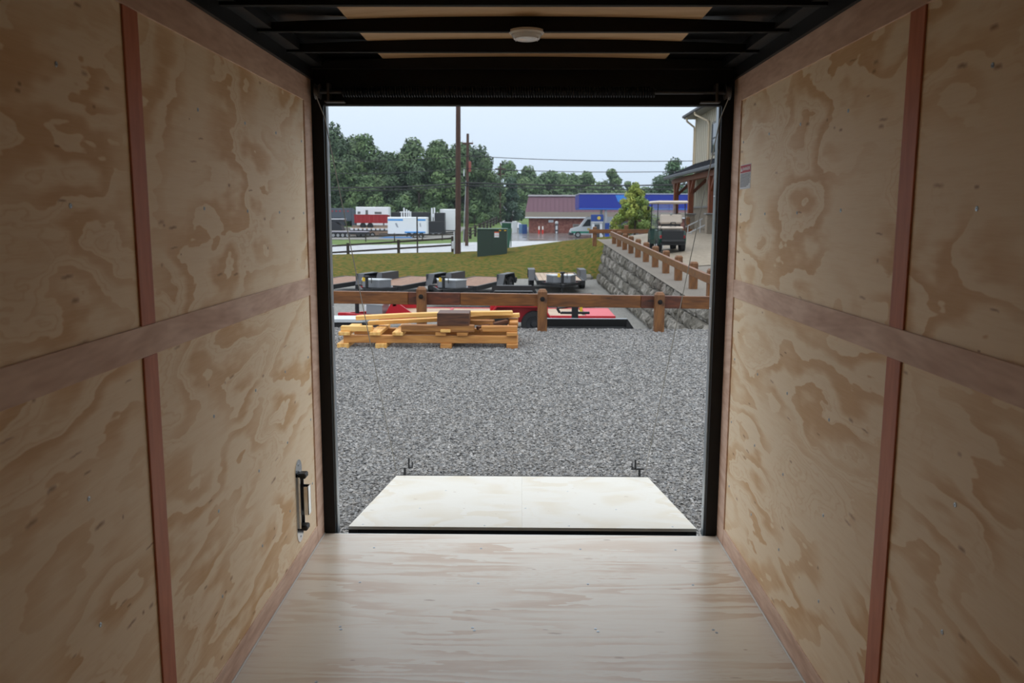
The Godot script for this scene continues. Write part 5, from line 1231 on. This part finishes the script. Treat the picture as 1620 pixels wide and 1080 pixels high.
func build_porch() -> void:
	var stone := textured("ledge_stone", mottle(971, 256, [[84, 76, 66], [126, 116, 102], [158, 146, 130], [106, 92, 76]], 10.0, 40.0, 0.4, 1.5), Vector3(0.5, 0.5, 0.5), 0.85, true)
	var timber := textured("porch_timber", grain(981, 128, 256, [136, 70, 28], [104, 50, 20], 2.0, 0.5), Vector3(1.2, 0.4, 1.2), 0.5)
	var siding := flat("siding_tan", 184, 177, 160, 0.7)
	var metal := flat("porch_roof_metal", 40, 43, 52, 0.5, 0.2)
	var cream := flat("trim_cream", 206, 190, 164, 0.6)
	var b := thing("porch_building", "tan two-storey building with a timber porch and dark metal roof", "building", Vector3(0, 0, 0))
	# long side wall facing the lot at x 10.5, running from its far corner towards us
	put(b, "wall", S().span(Vector3(10.28, 2.0, -47.4), Vector3(20.0, 7.36, -30.0)), siding)
	for i in 34: put(b, "batten", S().span(Vector3(10.245, 2.1, -47.2 + i * 0.5), Vector3(10.28, 7.34, -47.15 + i * 0.5)), siding)
	put(b, "corner_board", S().span(Vector3(10.23, 2.0, -47.45), Vector3(10.4, 7.36, -47.26)), cream)
	put(b, "stone_base", S().span(Vector3(10.16, 0.0, -47.5), Vector3(20.1, 2.08, -30.0)), stone)
	put(b, "base_cap", S().span(Vector3(10.1, 2.06, -47.55), Vector3(20.1, 2.16, -30.0)), flat("cap_stone", 132, 130, 128, 0.7))
	put(b, "roof", S().prism(PackedVector2Array([Vector2(9.65, 7.36), Vector2(15.0, 9.84), Vector2(20.4, 7.36), Vector2(20.4, 7.56), Vector2(15.0, 10.04), Vector2(9.65, 7.56)]), Vector3(0, 0, -29.5), Vector3.RIGHT, Vector3.UP, -18.6), metal)
	put(b, "soffit", S().span(Vector3(9.68, 7.32, -48.1), Vector3(10.4, 7.38, -29.6)), flat("soffit", 128, 126, 118, 0.7))
	put(b, "gutter", S().span(Vector3(9.56, 7.38, -48.1), Vector3(9.7, 7.52, -29.6), 0.02), flat("gutter_dark", 40, 40, 46, 0.5))
	put(b, "downspout", S().path([Vector3(9.62, 7.36, -44.6), Vector3(9.64, 7.2, -44.6), Vector3(10.16, 6.75, -43.6), Vector3(10.2, 6.55, -43.5), Vector3(10.2, 4.6, -43.5)], 0.055, 8), cream)
	put(b, "downspout", S().path([Vector3(9.7, 7.36, -47.4), Vector3(9.72, 7.14, -47.4), Vector3(10.18, 6.8, -47.45), Vector3(10.2, 6.55, -47.48), Vector3(10.2, 4.5, -47.48)], 0.055, 8), cream)
	var win := put(b, "window", S().span(Vector3(10.22, 4.85, -42.85), Vector3(10.28, 6.6, -41.2)), flat("window_trim", 116, 112, 106, 0.5))
	put(win, "pane", S().span(Vector3(10.2, 4.98, -42.7), Vector3(10.23, 6.47, -41.35)), flat("window_pane", 48, 54, 62, 0.06))
	put(win, "sash", S().span(Vector3(10.18, 5.68, -42.7), Vector3(10.21, 5.76, -41.35)).span(Vector3(10.18, 4.98, -42.7), Vector3(10.21, 6.47, -42.55)), flat("window_sash", 30, 32, 36, 0.4))
	# lean-to porch along that wall
	put(b, "porch_roof", S().prism(PackedVector2Array([Vector2(8.5, 3.76), Vector2(10.28, 4.54), Vector2(10.28, 4.64), Vector2(8.5, 3.88)]), Vector3(0, 0, -30.0), Vector3.RIGHT, Vector3.UP, -17.3), metal)
	put(b, "porch_gutter", S().span(Vector3(8.4, 3.72, -47.3), Vector3(8.54, 3.88, -30.0), 0.02), flat("gutter_grey", 82, 84, 92, 0.4, 0.3))
	for i in 19: put(b, "roof_seam", S().beam(Vector3(8.5, 3.9, -47.0 + i * 0.9), Vector3(10.28, 4.66, -47.0 + i * 0.9), 0.05, 0.05), metal)
	put(b, "porch_beam", S().span(Vector3(8.86, 3.48, -47.0), Vector3(9.14, 3.76, -30.2), 0.01), timber)
	put(b, "porch_ceiling", S().span(Vector3(9.14, 3.7, -47.0), Vector3(10.26, 3.74, -30.2)), timber)
	for z in [-46.17, -41.8, -36.85]:
		put(b, "porch_post", S().span(Vector3(8.865, 1.74, z - 0.135), Vector3(9.135, 3.5, z + 0.135), 0.012), timber)
		put(b, "post_brace", S().beam(Vector3(9.0, 2.75, z), Vector3(9.0, 3.52, z - 0.8), 0.14, 0.16).beam(Vector3(9.0, 2.75, z), Vector3(9.8, 3.52, z), 0.14, 0.16).beam(Vector3(9.0, 2.75, z), Vector3(9.0, 3.52, z + 0.8), 0.14, 0.16), timber)
		put(b, "pillar", S().span(Vector3(8.79, 0.1, z - 0.21), Vector3(9.21, 1.68, z + 0.21), 0.02), stone)
		put(b, "pillar_cap", S().span(Vector3(8.73, 1.68, z - 0.27), Vector3(9.27, 1.75, z + 0.27), 0.01), flat("cap_stone", 132, 130, 128, 0.7))
	put(b, "porch_floor", S().span(Vector3(8.7, 0.0, -47.3), Vector3(10.28, 0.72, -30.0)), mats["concrete"])
	put(b, "porch_door", S().span(Vector3(10.12, 0.72, -38.4), Vector3(10.17, 3.2, -36.0)), flat("porch_door", 44, 48, 54, 0.3))
	# pale hand rails of the steps
	var hr := thing("stair_handrail", "pale sloping handrails of the porch steps", "handrail", Vector3(0, 0, -37.9))
	var pale := flat("handrail_pale", 186, 188, 190, 0.4)
	put(hr, "rail", S().beam(Vector3(8.05, 1.08, 0), Vector3(8.85, 1.48, 0), 0.05, 0.05), pale)
	put(hr, "rail", S().beam(Vector3(8.08, 0.8, 0.6), Vector3(9.28, 1.38, 0.6), 0.05, 0.05), pale)
	put(hr, "rail", S().beam(Vector3(7.6, 0.3, 2.0), Vector3(8.2, 0.62, 2.0), 0.05, 0.05), pale)
	put(hr, "baluster", S().cyl(Vector3(8.75, 0.5, 0), Vector3(8.75, 1.43, 0), 0.025, 0.025, 6).cyl(Vector3(8.15, 0.4, 0), Vector3(8.15, 1.12, 0), 0.025, 0.025, 6).cyl(Vector3(9.1, 0.5, 0.6), Vector3(9.1, 1.3, 0.6), 0.025, 0.025, 6).cyl(Vector3(8.2, 0.3, 0.6), Vector3(8.2, 0.86, 0.6), 0.025, 0.025, 6), pale)
func _ready() -> void:
	var cam := Camera3D.new()
	cam.name = "camera"
	cam.fov = 43.93
	cam.near = 0.05
	cam.far = 2000.0
	add_child(cam)
	cam.position = Vector3(0.0027, 1.6068, 4.1198)
	cam.rotation_degrees = Vector3(-8.468, 0.646, 0.18)
	cam.current = true
	var lens := CameraAttributesPhysical.new()
	lens.frustum_focal_length = 29.75
	lens.frustum_focus_distance = 4.2
	lens.exposure_aperture = 5.6
	cam.attributes = lens
	cam.fov = 43.93
	var env := Environment.new()
	env.background_mode = Environment.BG_SKY
	var sky := Sky.new()
	var air := ProceduralSkyMaterial.new()   # overcast: brighter overhead than at the horizon
	air.sky_horizon_color = Color(0.776, 0.845, 0.916)
	air.sky_top_color = Color(1.46, 1.465, 1.47)
	air.sky_curve = 1.0
	air.ground_horizon_color = Color(0.42, 0.43, 0.42)
	air.ground_bottom_color = Color(0.3, 0.3, 0.29)
	air.sun_angle_max = 0.0
	air.sky_energy_multiplier = 1.0
	sky.sky_material = air
	env.sky = sky
	env.tonemap_mode = Environment.TONE_MAPPER_LINEAR
	env.tonemap_exposure = 1.12
	env.fog_enabled = true   # thin wet-weather haze, only felt over a hundred metres
	env.fog_density = 0.00024
	env.fog_light_color = Color(0.9, 0.95, 1.0)
	env.sdfgi_enabled = true
	env.ssao_enabled = true
	env.ssil_enabled = true
	var we := WorldEnvironment.new()
	we.name = "environment"
	we.environment = env
	add_child(we)
	build_trailer()
	build_ground()
	build_yard()
	build_trailers()
	build_roadside()
	build_trees()
	build_cart()
	build_porch()
